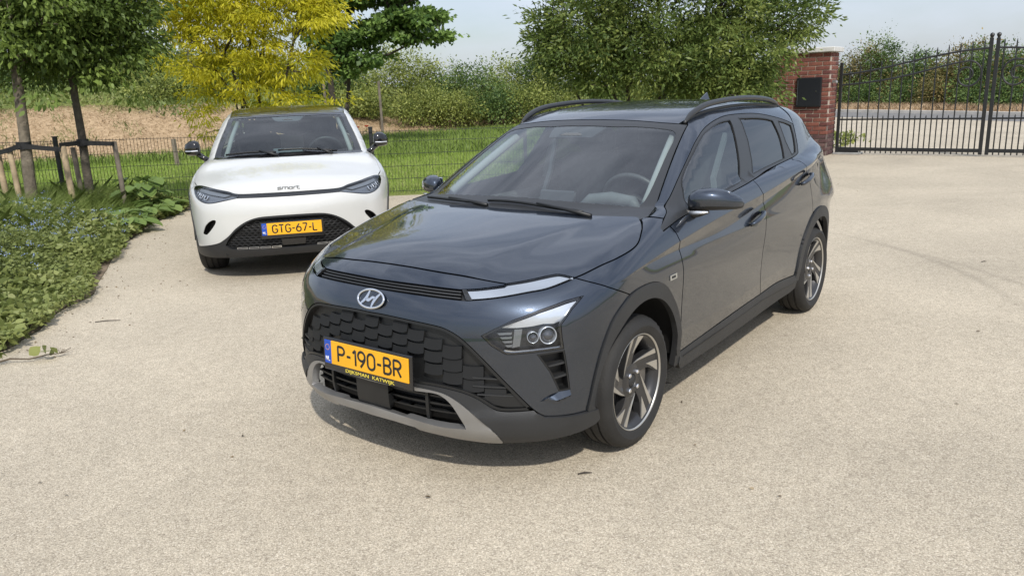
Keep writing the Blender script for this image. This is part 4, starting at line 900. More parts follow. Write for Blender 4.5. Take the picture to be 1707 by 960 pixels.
# door handles and fender badge
for hx, hz_ in ((-1.372, .838), (-2.262, .965)):
    for s in SD:
        F_ = frame_at(DB, 'S', (hx, hz_), .0); 
        if s < 0: F_ = Matrix.Diagonal((1, -1, 1, 1)) @ F_ @ Matrix.Diagonal((-1, 1, 1, 1))
        h = obj('door_handle', None, CAR); h.matrix_local = F_
        # local x runs along the car, y up
        b = MB(); el = [(.068*math.cos(t)*(1 if math.cos(t) > 0 else 1), .040*math.sin(t)+.10*.068*math.cos(t)*s) for t in np.linspace(0, 2*math.pi, 28)[:-1]]
        b.prism(el, .0004, .0016); b.build('cup', M_GLOSS, h)
        b = MB(); b.tube([(-.095*s, -.022, .004), (-.085*s, -.018, .022), (-.03*s, -.008, .034), (.035*s, .006, .034), (.085*s, .020, .026), (.098*s, .024, .006)], [.009, .013, .015, .015, .013, .010], 10); b.build('grip', M_PAINT, h, True)
for s in SD:
    F_ = frame_at(DB, 'S', (-.297, .730), .001)
    if s < 0: F_ = Matrix.Diagonal((1, -1, 1, 1)) @ F_ @ Matrix.Diagonal((-1, 1, 1, 1))
    bd = obj('fender_badge', None, CAR); bd.matrix_local = F_
    b = MB(); b.prism([(-.036, -.012), (.036, -.012), (.036, .012), (-.036, .012)], 0, .003); b.build('plate', mat('badge_silver', (.6, .62, .62), .25, .9), bd)
    b = MB(); b.box((0, 0, .0035), (.04, .012, .001)); b.build('mark', M_CLAD, bd)
# mirrors
def mirror(s):
    m_ = obj('door_mirror', None, CAR); m_.scale = (1, s, 1) if s > 0 else (1, 1, 1)
    fy = lambda pts: [(x, y*s, z) for x, y, z in pts]
    # cap as a lofted shell: stations from inboard to outboard tip
    st = [(0.822, -0.61, 1.034, 0.031, 0.038), (0.839, -0.615, 1.04, 0.048, 0.048), (0.876, -0.63, 1.047, 0.064, 0.055), (0.934, -0.653, 1.047, 0.066, 0.054), (0.984, -0.683, 1.04, 0.057, 0.046), (1.018, -0.71, 1.029, 0.041, 0.034), (1.036, -0.735, 1.02, 0.022, 0.022), (1.04, -0.745, 1.016, 0.007, 0.008)]
    n = 20
    def shell(lo, hi, mt, nm, sc=1.):
        v = []; f = []
        for (y, x, z, rx, rz) in st:
            for j in range(n+1):
                t = lo+(hi-lo)*j/n; c, sn = math.cos(t), math.sin(t)
                px_ = x+(abs(c)**.8*(1 if c > 0 else -1))*rx*sc*(1.1 if c > 0 else .5); pz = z+(abs(sn)**.8*(1 if sn > 0 else -1))*rz*sc
                v.append((px_, y*s, pz))
        for i in range(len(st)-1):
            for j in range(n):
                q_ = (i*(n+1)+j, i*(n+1)+j+1, (i+1)*(n+1)+j+1, (i+1)*(n+1)+j); f.append(q_ if s < 0 else q_[::-1])
        v.append((st[0][1], st[0][0]*s, st[0][2])); c_ = len(v)-1
        for j in range(n): f.append((c_, j, j+1) if s > 0 else (c_, j+1, j))
        me = mesh(nm, v, f, mt, True); return obj(nm, me, m_)
    shell(-.42, math.pi+.5, M_PAINT, 'cap'); shell(math.pi+.5, 2*math.pi-.42, M_BLACK, 'lower_housing', .97)
    b = MB(); b.tube(fy([(-.575, .785, .985), (-.60, .82, .978), (-.63, .86, .986), (-.65, .90, .995)]), [.030, .028, .026, .018], 10); b.build('arm', M_BLACK, m_, True)
    b = MB(); b.tube(fy([(-.585, .828, .984), (-.566, .88, .990), (-.572, .93, .995)]), [.010, .009, .004], 8); b.build('indicator_strip', M_LAMPW, m_, True)
    b = MB(); b.box((-.672, .925*s, 1.040), (.006, .14, .09), None, .003); b.build('glass', M_CHR, m_)
    return m_
mirror(1); mirror(-1)
# roof rails
for s in SD:
    pts = [(-1.10, .553), (-1.16, .556), (-1.25, .560), (-1.4, .563), (-1.7, .566), (-2.0, .566), (-2.3, .562), (-2.5, .556), (-2.62, .548)]
    q, _ = DB.at('T', pts); hh = np.array([-.004, .018, .034, .045, .050, .050, .044, .026, .002]); P3 = crom([(a[0], a[1]*s, a[2]+h_) for a, h_ in zip(q, hh)], 4)
    b = MB(); b.tube(P3, [.007+.0095*min(1, i/5, (len(P3)-1-i)/5) for i in range(len(P3))], 10); b.build('roof_rail', M_TRIM, CAR, True)
    b = MB(); q2, _ = DB.at('T', [(-1.12-.05*i, .553) for i in range(30)]); b.tube([(a[0], a[1]*s, a[2]+.002) for a in q2], .009, 6); b.build('roof_channel', M_BLACK, CAR, True)
# shark-fin antenna
q, _ = DB.at('T', [(-2.62, 0)]); b = MB(); zz = q[0][2]
b.add([(-2.50, 0, zz), (-2.68, .022, zz-.006), (-2.68, -.022, zz-.006), (-2.665, .004, zz+.062), (-2.665, -.004, zz+.062), (-2.70, 0, zz)], [(0, 1, 3), (0, 4, 2), (0, 3, 4), (1, 5, 3), (3, 5, 4), (4, 5, 2), (0, 2, 5, 1)]); b.build('antenna_fin', M_PAINT, CAR)
# wipers
def wiper(T0, T1, piv):
    w = obj('wiper', None, CAR); ps = [(T0[0]+(T1[0]-T0[0])*t, T0[1]+(T1[1]-T0[1])*t) for t in np.linspace(0, 1, 14)]
    q, _ = DB.at('T', ps); n = DB.grad(q); bl = [tuple(a+b_*.012) for a, b_ in zip(q, n)]
    b = MB(); b.tube(bl, [.005]+[.008]*12+[.004], 6); b.build('blade', M_BLACK, w, True)
    b = MB(); b.tube([tuple(a+b_*.006) for a, b_ in zip(q, n)], .004, 4); b.build('rubber', M_DARK, w)
    qp, _ = DB.at('T', [piv]); mid = bl[7]; b = MB(); b.tube([(qp[0][0], qp[0][1], qp[0][2]+.006), tuple((np.array(qp[0])+np.array(mid))/2+np.array((0, 0, .010))), (mid[0], mid[1], mid[2]+.008)], [.011, .009, .007], 8); b.build('arm', M_BLACK, w, True)
wiper((-.205, -.12), (-.200, .46), (-.172, .52)); wiper((-.292, -.63), (-.195, -.24), (-.165, -.10))
# plates, wheels
plate(CAR, .826, .499, 'P-190-BR', .05, ('DIJKSMAN  KATWIJK', .30))
for x in (0, -2.58):
    for s in SD: wheel_dark(CAR, x, s, spin=(.0 if x == 0 else .55), steer=0)
# wheel housings, floor
for x in (0, -2.6):
    for s in SD:
        b = MB(); M_ = Matrix.Translation((x-.01, s*(.868 if x == 0 else .825), .315)) @ Matrix.Rotation(R_(90*s), 4, 'X')
        b.lathe([(.374 if x == 0 else .360, -.0), (.392, .03), (.392, .30), (.0, .30)], M_, 40, *((0, math.pi) if s > 0 else (math.pi, 2*math.pi))); b.build('wheel_housing', M_DARK, CAR, True)
b = MB(); b.box((-1.29, 0, .23), (1.80, 1.56, .06)); b.box((-1.29, 0, .26), (3.9, 1.0, .08)); b.prism([(.74, -.2), (.745, 0), (.74, .2), (.68, .42), (.58, .58), (.45, .68), (.36, .56), (.36, -.56), (.45, -.68), (.58, -.58), (.68, -.42)], .213, .222); b.build('underbody', M_DARK, CAR)
# cabin
cb = obj('cabin', None, CAR)
b = MB(); b.box((-1.7, 0, .42), (2.2, 1.44, .04)); 
for s in SD: b.box((-1.6, s*.735, .68), (2.3, .05, .52), None, .02)
b.box((-2.95, 0, .7), (.05, 1.3, .5)); b.build('floor_and_trim', M_SEAT, cb)
b = MB()
dv = [(-.30, .955), (-.42, .985), (-.62, .985), (-.74, .94), (-.80, .84), (-.80, .55), (-.5, .45), (-.3, .6)]
pr_ = [(x, z) for x, z in dv]; n = len(pr_)
v = [(x, -.71, z) for x, z in pr_]+[(x, .71, z) for x, z in pr_]
b.add(v, [tuple(range(n)), tuple(range(2*n-1, n-1, -1))]+[(i, n+i, n+(i+1) % n, (i+1) % n) for i in range(n)]); autosmooth(b.build('dashboard', M_DASH, cb), 50)
b = MB(); b.tube([(-.60, .20, .985), (-.62, .24, 1.012), (-.64, .36, 1.022), (-.62, .50, 1.012), (-.60, .54, .985)], [.015, .032, .036, .032, .015], 10); b.build('instrument_hood', M_DASH, cb, True)
b = MB(); b.box((-.70, -.02, .985), (.03, .24, .11), Matrix.Rotation(R_(-12), 3, 'Y'), .008); b.build('touchscreen', M_GLOSS, cb)
M_ = Matrix.Translation((-.90, .36, .955)) @ Matrix.Rotation(R_(-66), 4, 'Y')
b = MB(); b.tube([M_ @ Vector((.185*math.cos(t), .185*math.sin(t), 0)) for t in np.linspace(0, 2*math.pi, 40)], .015, 8, False); b.lathe([(0, .02), (.06, .015), (.065, -.02)], M_, 20); b.tube([M_ @ Vector((0, -.18, 0)), M_ @ Vector((0, .18, 0))], .016, 6); b.tube([M_ @ Vector((0, 0, 0)), M_ @ Vector((-.18, 0, 0))], .018, 6); b.build('steering_wheel', mat('wheel_leather', (.05, .05, .052), .45), cb, True)
def seat(x, y, wd=.50):
    s_ = MB(); s_.box((x, y, .58), (.50, wd, .16), None, .05); s_.box((x-.32, y, .88), (.14, wd*.96, .58), Matrix.Rotation(R_(-14), 3, 'Y'), .05)
    s_.box((x-.42, y, 1.24), (.09, .26, .17), Matrix.Rotation(R_(-8), 3, 'Y'), .035); s_.tube([(x-.40, y-.05, 1.12), (x-.41, y-.05, 1.2)], .008, 6); s_.tube([(x-.40, y+.05, 1.12), (x-.41, y+.05, 1.2)], .008, 6)
    autosmooth(s_.build('seat', M_SEAT, cb), 60)
for y in (.37, -.37): seat(-1.30, y); seat(-2.15, y, .6)
b = MB(); b.box((-.985, 0, 1.305), (.03, .24, .065), None, .02); b.tube([(-.96, 0, 1.33), (-.92, 0, 1.37)], .01, 6); b.build('rear_view_mirror', M_BLACK, cb)
for s in SD:
    b = MB(); b.tube([(-1.62, s*.62, 1.33), (-1.60, s*.68, 1.18), (-1.56, s*.70, 1.0)], .022, 6); b.build('pillar_trim', M_LINER, cb, True)
    b = MB(); b.tube([(-1.57, s*.60, 1.30), (-1.45, s*.58, 1.05), (-1.40, s*.63, .85)], .018, 4); b.build('seat_belt', M_LINER, cb)
    b = MB(); b.tube([(-1.06, s*.515, 1.335), (-.78, s*.575, 1.185), (-.50, s*.635, 1.03)], .024, 6); b.build('pillar_trim', M_LINER, cb, True)
cut(DB, 'headliner', 'T', [(-1.05, -.50), (-1.0, 0), (-1.05, .50), (-2.8, .48), (-2.8, -.48)], M_LINER, cb, off=-.035, res=.1, depth=0, gap=0)
# ---------------------------------------------------------------- white compact crossover
def make_white_body():
    xc = pch([.15, .22, .30, .45, .6, .72, .80, .86, .92, 1.0], [.72, .79, .825, .84, .835, .815, .785, .74, .66, .5])
    plan = pch([0, .2, .4, .55, .66, .75, .83, .89, .93, .98], [0, .009, .04, .085, .14, .205, .30, .42, .55, .75])
    Wx = pch([.6, .35, .1, -.2, -.7, -1.3, -2.0, -2.75, -3.1, -3.4], [.90, .93, .94, .935, .91, .905, .915, .935, .91, .84])
    sp = pch([.15, .25, .4, .6, .75, .85, .95, 1.05, 1.15], [-.05, -.025, -.012, 0, -.002, -.02, -.06, -.12, -.2])
    hz = pch([1.0, .88, .80, .72, .60, .40, .10, -.12, -.6, -1.5, -3.0], [.62, .745, .815, .85, .885, .93, .99, 1.045, 1.07, 1.09, 1.12])
    hc = pch([.8, .5, .2, -.2, -.6], [.13, .12, .10, .05, .04])
    Rsp = pch([.4, .1, -.12, -.4, -.7, -.90, -1.1, -1.4, -1.8, -2.3, -2.8, -3.2, -3.5], [.72, .90, 1.045, 1.20, 1.335, 1.42, 1.463, 1.497, 1.508, 1.48, 1.39, 1.22, 1.0])
    Gx = pch([.2, -.3, -.7, -1.2, -1.8, -2.5, -3.1], [.70, .79, .81, .815, .80, .74, .62])
    xr = pch([.2, .4, .8, 1.0, 1.3], [-3.35, -3.42, -3.42, -3.35, -3.1])
    def g(q):
        x, y, z = q[..., 0], np.abs(q[..., 1]), q[..., 2]
        a = smax(y-Wx(x)-sp(z), (x-(xc(z)-plan(y)))*.9, .16)
        a = smax(a, z-(hz(x)-hc(x)*y*y), np.interp(x, [-.4, .4], [.08, .16]))
        a = smax(a, xr(z)+.25*np.maximum(y-.3, 0)**2-x, .12); a = smax(a, .19-z, .03)
        d = z-1.0; G = Gx(x)-.30*d-.2*np.maximum(d, 0)**2
        b = smax((y-G)*.93, (z-(Rsp(x+.30*y*y*sstep(-1.9, -1.1, x))-.055*y*y))*.88, np.interp(z, [1.0, 1.25, 1.42], [.03, .04, .05]))
        b = smax(b, xr(z)-x, .05); b = smax(b, .8-z, .02)
        return smin(a, b, .02)
    return Body(g)
WB_ = make_white_body()
CW = thing('parked_car', 'white compact crossover with black roof parked by the mesh fence', 'car', (-2.1335, 7.8177, 0), -1.3409)
def wk(name, dom, poly, mt, parent=None, **kw): return cut(WB_, name, dom, poly, mt, CW if parent is None else parent, **kw)
lampo = [(28.4, .783), (35, .805), (43.2, .8235), (50, .838), (57.6, .8475), (62.0, .843), (63.0, .825), (60.4, .797), (55, .755), (50, .727), (45.2, .7095), (40.8, .711), (35.3, .728), (28.4, .750)]
band_t = [(0, .781), (15, .7815), (28.4, .783)]; band_b = [(0, .7465), (15, .748), (28.4, .750)]
blk = [(0, .586), (8, .585), (17, .578), (23.5, .545), (28.9, .487), (32.6, .427), (36, .385), (40.2, .350), (50, .318), (60, .298), (67.5, .290)]
duct = [(48.9, .435), (45.6, .514), (41.8, .558), (39.4, .558), (40.7, .511), (45.5, .434)]
warch_o = [(-.02+.44*math.cos(t), .345+.44*math.sin(t)) for t in np.linspace(-.12, math.pi+.12, 40)]
warch_i = [(-.02+.385*math.cos(t), .345+.385*math.sin(t)) for t in np.linspace(-.08, math.pi+.08, 34)]
arcC = [(math.atan2(p[1], p[0]-AX)*UF, p[2]) for p in WB_.at('S', [p for p in warch_o[:14] if p[1] > .28])[0]]
seamw = [(0, .842), (15, .846), (31, .856), (44, .868), (56, .876)]
half = C_(crom(band_b, 4)+crom([(28.4, .750), (35.3, .728), (40.8, .711), (45.2, .7095), (50, .727), (55, .755), (60.4, .797), (63.0, .825), (64, .836)], 4)[1:]+[(69, .80)])+arcC[::-1]+C_(crom(blk, 4)[::-1])
wb = wk('front_bumper', 'C', symC(half), M_WHITE, holes=[C_(crom(duct+duct[:1], 4)[:-1]), [(-a, b) for a, b in C_(crom(duct+duct[:1], 4)[:-1])]], res=.035, bres=.016, depth=.03, gap=.002)
# bonnet
edge = WB_.at('C', C_(crom([(0, .781), (15, .7815), (28.4, .783), (35, .805), (43.2, .8235), (50, .838), (57.6, .8475), (62, .843)], 4)))[0]
hA = [(p[0], p[1]) for p in edge]
side = [(.20, .862), (.05, .850), (-.1, .828), (-.22, .80), (-.285, .765)]
rear = [(-.285, .765), (-.235, .715), (-.16, .55), (-.085, .3), (-.06, 0)]
half = hA+crom(side, 3)+crom(rear, 4)[1:]
wk('bonnet', 'T', half+[(x, -y) for x, y in reversed(half) if y > 1e-6], M_WHITE, res=.035, bres=.018, depth=.03, gap=.002)
# the bonnet's fine shut line
sl3 = WB_.at('C', symC(C_(crom(seamw, 6))))[0]
# black light band and headlights
wk('light_band', 'C', symC(C_(crom(band_t, 4)+crom(band_b, 4)[::-1])), M_GLOSS, off=-.004, res=.03, depth=.02, gap=.0008)
for s in (1, -1):
    lp = [(a*s, b) for a, b in C_(crom(lampo+lampo[:1], 3)[:-1])]
    hl = wk('headlight', 'C', lp, M_LAMPG, off=-.03, res=.03, depth=0, gap=-.003)
    wk('bezel', 'C', lp, M_GLOSS, hl, holes=[inset(dens(lp, .012), .008)], off=-.001, res=.02, bres=.012, depth=.03, gap=.0005)
    for k_, (a_, z_) in enumerate(((47.5, .765), (51.8, .775), (56.0, .787))):
        F_ = frame_at(WB_, 'C', (u_(a_)*s, z_), -.02); b = MB(); b.tube([F_ @ Vector(p) for p in ((-.022, .020, 0), (-.020, -.014, 0), (-.008, -.022, 0), (.012, -.020, 0), (.020, -.008, 0), (.020, .016, 0))], .0035, 6); b.build('light_element', M_LAMPW, hl)
        b = MB(); b.lathe([(.016, 0), (.012, .006), (0, .009)], F_, 16); b.build('projector', M_GLOSS, hl, True)
    wk('inner_wing', 'C', [(a*s, b) for a, b in C_([(33, .786), (43, .812), (50, .827), (57, .836), (56, .815), (45, .790), (36, .770)])], mat('lamp_grey', (.22, .235, .25), .3, .5), hl, off=-.018, res=.03, depth=.01, gap=0)
    wk('lens', 'C', lp, M_LENS, hl, off=0, res=.03, depth=0, gap=.002)
    dp = [(a*s, b) for a, b in C_(crom(duct+duct[:1], 4)[:-1])]
    dd = wk('side_duct', 'C', dp, M_DARK, off=-.05, res=.03, depth=0, gap=-.006)
    wk('duct_liner', 'C', dp, M_GLOSS, dd, holes=[inset(dens(dp, .012), .004)], off=-.002, res=.02, bres=.012, depth=.05, gap=0)
# black lower part with honeycomb mesh
meshp = [(0, .570), (10, .568), (18.8, .560), (24, .525), (28.9, .468), (33, .400), (35.6, .335), (33, .302), (30.6, .296), (22, .297), (0, .294)]
M_CLADW = mat('white_car_cladding', (.018, .019, .021), .5, vary=.1, vscale=5)
half = C_(crom(blk, 4)+[(66, .25), (61.9, .217), (46, .212), (17, .226), (0, .228)])
wk('lower_bumper', 'C', symC(half), M_CLADW, holes=[symC(C_(crom(meshp[:7], 4)+meshp[7:]))], res=.03, bres=.015, depth=.04, off=.003, gap=.001)
mg = symC(C_(crom(meshp[:7], 4)+meshp[7:]))
gr2 = wk('lower_grille', 'C', mg, M_DARK, off=-.04, res=.05, depth=0, gap=-.01)
hx = MB(); wmx = np.array(inset(mg, .004))
pts3 = []; segs = []
dx, dz = .042, .0265
for r in range(12):
    for c in range(-15, 16):
        uc = c*dx+(dx/2 if r % 2 else 0); zc = .304+r*dz*.86
        hexp = [(uc+dx*.5*math.cos(R_(60*k)), zc+dz*.5*math.sin(R_(60*k))) for k in range(6)]
        if not pip(np.array(hexp), [tuple(p) for p in wmx]).all(): continue
        b0 = len(pts3); pts3 += hexp; segs.append(b0)
q, _ = WB_.at('C', pts3); nn = WB_.grad(q); q = q-nn*.012
for b0 in segs: hx.tube([tuple(q[b0+k % 6]) for k in range(7)], .0026, 4, False)
hx.build('honeycomb', M_BLACK, gr2, kind='stuff')
for (a0, a1) in ((-30, -24.6), (-24, -18.6), (-18, -12.6), (-12, -6.8), (12.6, 18), (18.6, 24), (24.6, 30)):
    lit = (a0 == -12)
    wk('bright_slot', 'C', C_([(a0, .312), (a1, .314), (a1, .298), (a0, .296)]), M_CHR if lit else mat('slot_silver', (.42, .42, .42), .35, .7), gr2, holes=[C_([(a0+.35, .3085), (a1-.35, .3105), (a1-.35, .3015), (a0+.35, .2995)])], off=-.002, res=.02, bres=.012, depth=.006, gap=0)
wk('radar_cover', 'C', C_([(-6.4, .375), (6.8, .375), (6.2, .318), (-5.8, .318)]), M_GLOSS, gr2, off=-.002, res=.03, depth=.02, gap=0)
wk('front_light_block', 'C', symC([(0, .83), (u_(50), .80), (u_(66), .72), (u_(66), .26), (u_(40), .24), (0, .24)]), M_DARK, off=-.09, res=.07, depth=0, gap=0)  # added dark sheet that keeps light out behind the grille and ducts
# lettering on the bonnet
F_ = frame_at(WB_, 'C', (0, .8185), .006); stroked('bonnet_lettering', 'smart', .042, .185, .0048, mat('letter_silver', (.20, .20, .195), .35, .5), CW, F_, gap=.2, thick=.003, wrap=(WB_, 0., .8185, .72))
plate(CW, .850, .472, 'GTG-67-L', .02)
# windscreen, roof
wsT2 = [(-1.06, .592), (-.9, .622), (-.65, .665), (-.4, .708), (-.262, .733)]
rE2 = [(-.905, 0), (-.925, .25), (-.99, .46), (-1.06, .592)]
half = crom(rE2, 4)+crom(wsT2, 4)[1:]+[(-.15, .5), (-.07, .25), (-.045, 0)]
wsp2 = half+[(x, -y) for x, y in reversed(half) if y > 1e-6]
fi2 = [(-.862, 0), (-.878, .20), (-.93, .42), (-.965, .535), (-.93, .565), (-.6, .617), (-.35, .655), (-.30, .645), (-.262, .60), (-.19, .35), (-.165, 0)]
hf = crom(fi2, 4); fip2 = hf+[(x, -y) for x, y in reversed(hf) if y > 1e-6]
wg = wk('windscreen', 'T', fip2, glassmat('white_car_glass', (.72, .82, .80), 1.6), res=.05, bres=.03, depth=0, gap=-.012, off=-.004)
wk('frit_border', 'T', wsp2, M_GLOSS, wg, holes=[fip2], res=.035, bres=.02, depth=.006, gap=.002, off=-.002)
wk('sensor_cover', 'T', [(-.87, -.17), (-.78, -.13), (-.76, -.10), (-.755, 0), (-.76, .10), (-.78, .13), (-.87, .17)], M_GLOSS, wg, res=.03, depth=.01, off=-.006, gap=0)
wk('camera_window', 'T', [(-.80, -.035), (-.782, -.05), (-.782, .05), (-.80, .035)], M_DASH, wg, res=.03, depth=0, off=-.003, gap=0)
rs2 = [(-1.06, .592), (-1.3, .603), (-1.8, .60), (-2.3, .56), (-2.7, .49)]
half = crom(rE2, 4)+crom(rs2, 3)[1:]+[(-2.75, 0)]
wk('roof', 'T', half+[(x, -y) for x, y in reversed(half) if y > 1e-6], M_GLOSS, res=.06, bres=.03, depth=.02)
half = [(-2.76, 0), (-2.71, .49), (-3.2, .48), (-3.3, 0)]
wk('rear_window', 'T', half+[(x, -y) for x, y in reversed(half) if y > 1e-6], M_GLOSS, res=.08, depth=0)
wk('cowl', 'T', [(-.02, -.66), (0, 0), (-.02, .66), (-.30, .72), (-.18, .4), (-.13, 0), (-.18, -.4), (-.30, -.72)], M_BLACK, off=-.022, res=.05, depth=0, gap=0)
# sides
def toS2(pts): q, _ = WB_.at('T', pts); return [(p[0], p[2]) for p in q]
SD = (1, -1)
pil_top = toS2(crom([(-1.06, .592)]+rs2[1:], 3)); pil_ws = toS2(crom(wsT2, 3))
dlo = crom([(-.36, 1.035), (-.55, 1.12), (-.8, 1.235), (-1.05, 1.335), (-1.3, 1.395), (-1.8, 1.42), (-2.3, 1.37), (-2.62, 1.25), (-2.75, 1.14)], 4)
belt2 = [(-2.75, 1.14), (-2.3, 1.095), (-1.6, 1.065), (-.9, 1.035), (-.45, 1.015)]
wk('side_glass', 'S', dlo+belt2[1:], M_GLOSS, res=.06, bres=.03, depth=.01, off=-.003, sides=SD)
wk('pillar', 'S', pil_top[::-1]+pil_ws[1:]+[(-.29, 1.01)]+dlo[1:-6]+[(-2.7, 1.2), (-2.9, 1.24)], M_WHITE, res=.03, bres=.016, depth=.02, sides=SD, gap=.001)
hsd = WB_.at('T', crom(side, 3))[0]; hs2 = [(p[0], p[2]) for p in hsd]
lam = [(p[0], p[2]) for p in WB_.at('C', C_([(62, .843), (64, .836), (69, .80)]))[0]]
wk('front_fender', 'S', lam[::-1]+hs2+[(-.30, 1.012), (-.45, 1.008), (-.46, .8), (-.47, .345)]+[p for p in warch_o[::-1] if p[1] > .345 and p[0] < .36], M_WHITE, res=.035, bres=.02, depth=.02, sides=SD, gap=.002)
wrear = [(-2.77+.44*math.cos(t), .345+.44*math.sin(t)) for t in np.linspace(0, math.pi, 30)]
wk('front_door', 'S', [(-.455, 1.008), (-1.5, 1.055), (-1.52, .36), (-.475, .36), (-.465, .8)], M_WHITE, res=.05, bres=.03, depth=.02, sides=SD, gap=.003)
wk('rear_door', 'S', [(-1.5, 1.055), (-2.35, 1.09), (-2.45, .75)]+[p for p in wrear[::-1] if p[0] > -2.45 and p[1] > .36]+[(-2.33, .36), (-1.52, .36)], M_WHITE, res=.05, bres=.03, depth=.02, sides=SD, gap=.003)
wk('rear_quarter', 'S', [(-2.35, 1.09), (-2.75, 1.135), (-2.9, 1.23), (-3.2, 1.1), (-3.3, .9), (-3.33, .5), (-3.21, .36)]+[p for p in wrear if p[1] > .36 and (p[0] < -2.45 or p[1] > .75)]+[(-2.45, .75)], M_WHITE, res=.05, bres=.03, depth=.02, sides=SD, gap=.002)
wk('tailgate', 'R', [(-.78, .3), (.78, .3), (.80, .8), (.66, 1.12), (-.66, 1.12), (-.80, .8)], M_WHITE, res=.08, depth=0)
wk('wheel_arch', 'S', warch_o+warch_i[::-1], M_CLAD, res=.03, bres=.016, depth=.05, sides=SD, off=.006, gap=.0005)
wk('wheel_arch', 'S', [(-2.77+.44*math.cos(t), .345+.44*math.sin(t)) for t in np.linspace(-.12, math.pi+.12, 36)]+[(-2.77+.385*math.cos(t), .345+.385*math.sin(t)) for t in np.linspace(math.pi+.08, -.08, 30)], M_CLAD, res=.035, bres=.02, depth=.05, sides=SD, off=.006, gap=.0005)
wk('side_sill', 'S', [(-.475, .36), (-2.33, .36), (-2.32, .24), (-.48, .24)], M_CLAD, res=.05, depth=.05, off=.008, sides=SD)
# mirrors
for s in SD:
    m_ = obj('door_mirror', None, CW); st = [(.855, -.40, 1.135, .028, .038), (.865, -.40, 1.138, .060, .066), (.90, -.405, 1.142, .074, .076), (.95, -.415, 1.140, .070, .072), (.99, -.43, 1.130, .050, .054), (1.008, -.44, 1.122, .020, .026), (1.012, -.445, 1.12, .004, .005)]
    v = []; f = []; n = 20
    for (y, x, z, rx, rz) in st:
        for j in range(n):
            t = 2*math.pi*j/n; c, sn = math.cos(t), math.sin(t); v.append((x+abs(c)**.8*math.copysign(1, c)*rx, y*s, z+abs(sn)**.8*math.copysign(1, sn)*rz))
    for i in range(len(st)-1):
        for j in range(n): q_ = (i*n+j, i*n+(j+1) % n, (i+1)*n+(j+1) % n, (i+1)*n+j); f.append(q_[::-1] if s > 0 else q_)
    f += [tuple(range(n)) if s > 0 else tuple(range(n-1, -1, -1))]
    obj('cap', mesh('cap', v, f, M_GLOSS, True), m_)
    b = MB(); b.tube([(-.36, .79*s, 1.02), (-.37, .83*s, 1.045), (-.395, .88*s, 1.085)], [.028, .026, .030], 10); b.build('arm', M_GLOSS, m_, True)
    b = MB(); b.tube([(-.33, .87*s, 1.118), (-.335, .93*s, 1.115), (-.375, .99*s, 1.115)], .006, 6); b.build('indicator_strip', M_LAMPW, m_)
# wipers
for (a, b_), pv in ((((-.185, -.10), (-.20, .47)), (-.10, .42)), (((-.275, -.60), (-.16, -.12)), (-.09, -.10))):
    w = obj('wiper', None, CW); q, _ = WB_.at('T', [(a[0]+(b_[0]-a[0])*t, a[1]+(b_[1]-a[1])*t) for t in np.linspace(0, 1, 10)]); nn = WB_.grad(q)
    bb = MB(); bb.tube([tuple(p+n_*.016) for p, n_ in zip(q, nn)], .011, 6); bb.build('blade', M_BLACK, w, True)
    qp, _ = WB_.at('T', [pv]); bb = MB(); bb.tube([(qp[0][0], qp[0][1], qp[0][2]+.012), tuple(q[6]+nn[6]*.03)], [.014, .009], 8); bb.build('arm', M_BLACK, w, True)
for x in (0, -2.75):
    for s in SD: wheel_plain(CW, x, s, yc=.785, spin=.3)
for x in (-.02, -2.77):
    for s in SD:
        b = MB(); b.lathe([(.385, 0), (.40, .06), (.40, .32), (0, .32)], Matrix.Translation((x, s*.90, .345)) @ Matrix.Rotation(R_(90*s), 4, 'X'), 36, *((0, math.pi) if s > 0 else (math.pi, 2*math.pi))); b.build('wheel_housing', M_DARK, CW, True)
b = MB(); b.box((-1.38, 0, .25), (1.9, 1.66, .07)); b.box((-1.38, 0, .275), (4.0, 1.0, .08)); b.box((.56, 0, .265), (.3, 1.2, .05)); b.build('underbody', M_DARK, CW)
cb = obj('cabin', None, CW)
b = MB(); b.box((-1.8, 0, .45), (2.3, 1.46, .04)); 
for s in SD: b.box((-1.6, s*.76, .72), (2.4, .05, .56), None, .02)
b.build('floor_and_trim', M_SEAT, cb)
b = MB(); dv = [(-.22, .985), (-.4, 1.005), (-.55, .995), (-.66, .93), (-.70, .6), (-.3, .6)]; n = len(dv); v = [(x, -.72, z) for x, z in dv]+[(x, .72, z) for x, z in dv]
b.add(v, [tuple(range(n)), tuple(range(2*n-1, n-1, -1))]+[(i, n+i, n+(i+1) % n, (i+1) % n) for i in range(n)]); autosmooth(b.build('dashboard', M_DASH, cb), 50)
b = MB(); b.box((-.60, -.02, 1.02), (.03, .30, .13), Matrix.Rotation(R_(-12), 3, 'Y'), .006); b.build('touchscreen', mat('screen_grey', (.10, .12, .13), .2), cb)
M_ = Matrix.Translation((-.80, .37, 1.0)) @ Matrix.Rotation(R_(-66), 4, 'Y'); b = MB(); b.tube([M_ @ Vector((.185*math.cos(t), .185*math.sin(t), 0)) for t in np.linspace(0, 2*math.pi, 36)], .015, 8, False); b.lathe([(0, .02), (.06, .015), (.065, -.02)], M_, 20); b.tube([M_ @ Vector((0, -.18, 0)), M_ @ Vector((0, .18, 0))], .016, 6); b.build('steering_wheel', M_TRIM, cb, True)
for y in (.38, -.38):
    s_ = MB(); s_.box((-1.25, y, .60), (.5, .52, .18), None, .05); s_.box((-1.56, y, .92), (.14, .50, .60), Matrix.Rotation(R_(-14), 3, 'Y'), .05); s_.box((-1.66, y, 1.27), (.09, .28, .18), Matrix.Rotation(R_(-8), 3, 'Y'), .035); autosmooth(s_.build('seat', M_SEAT, cb), 60)
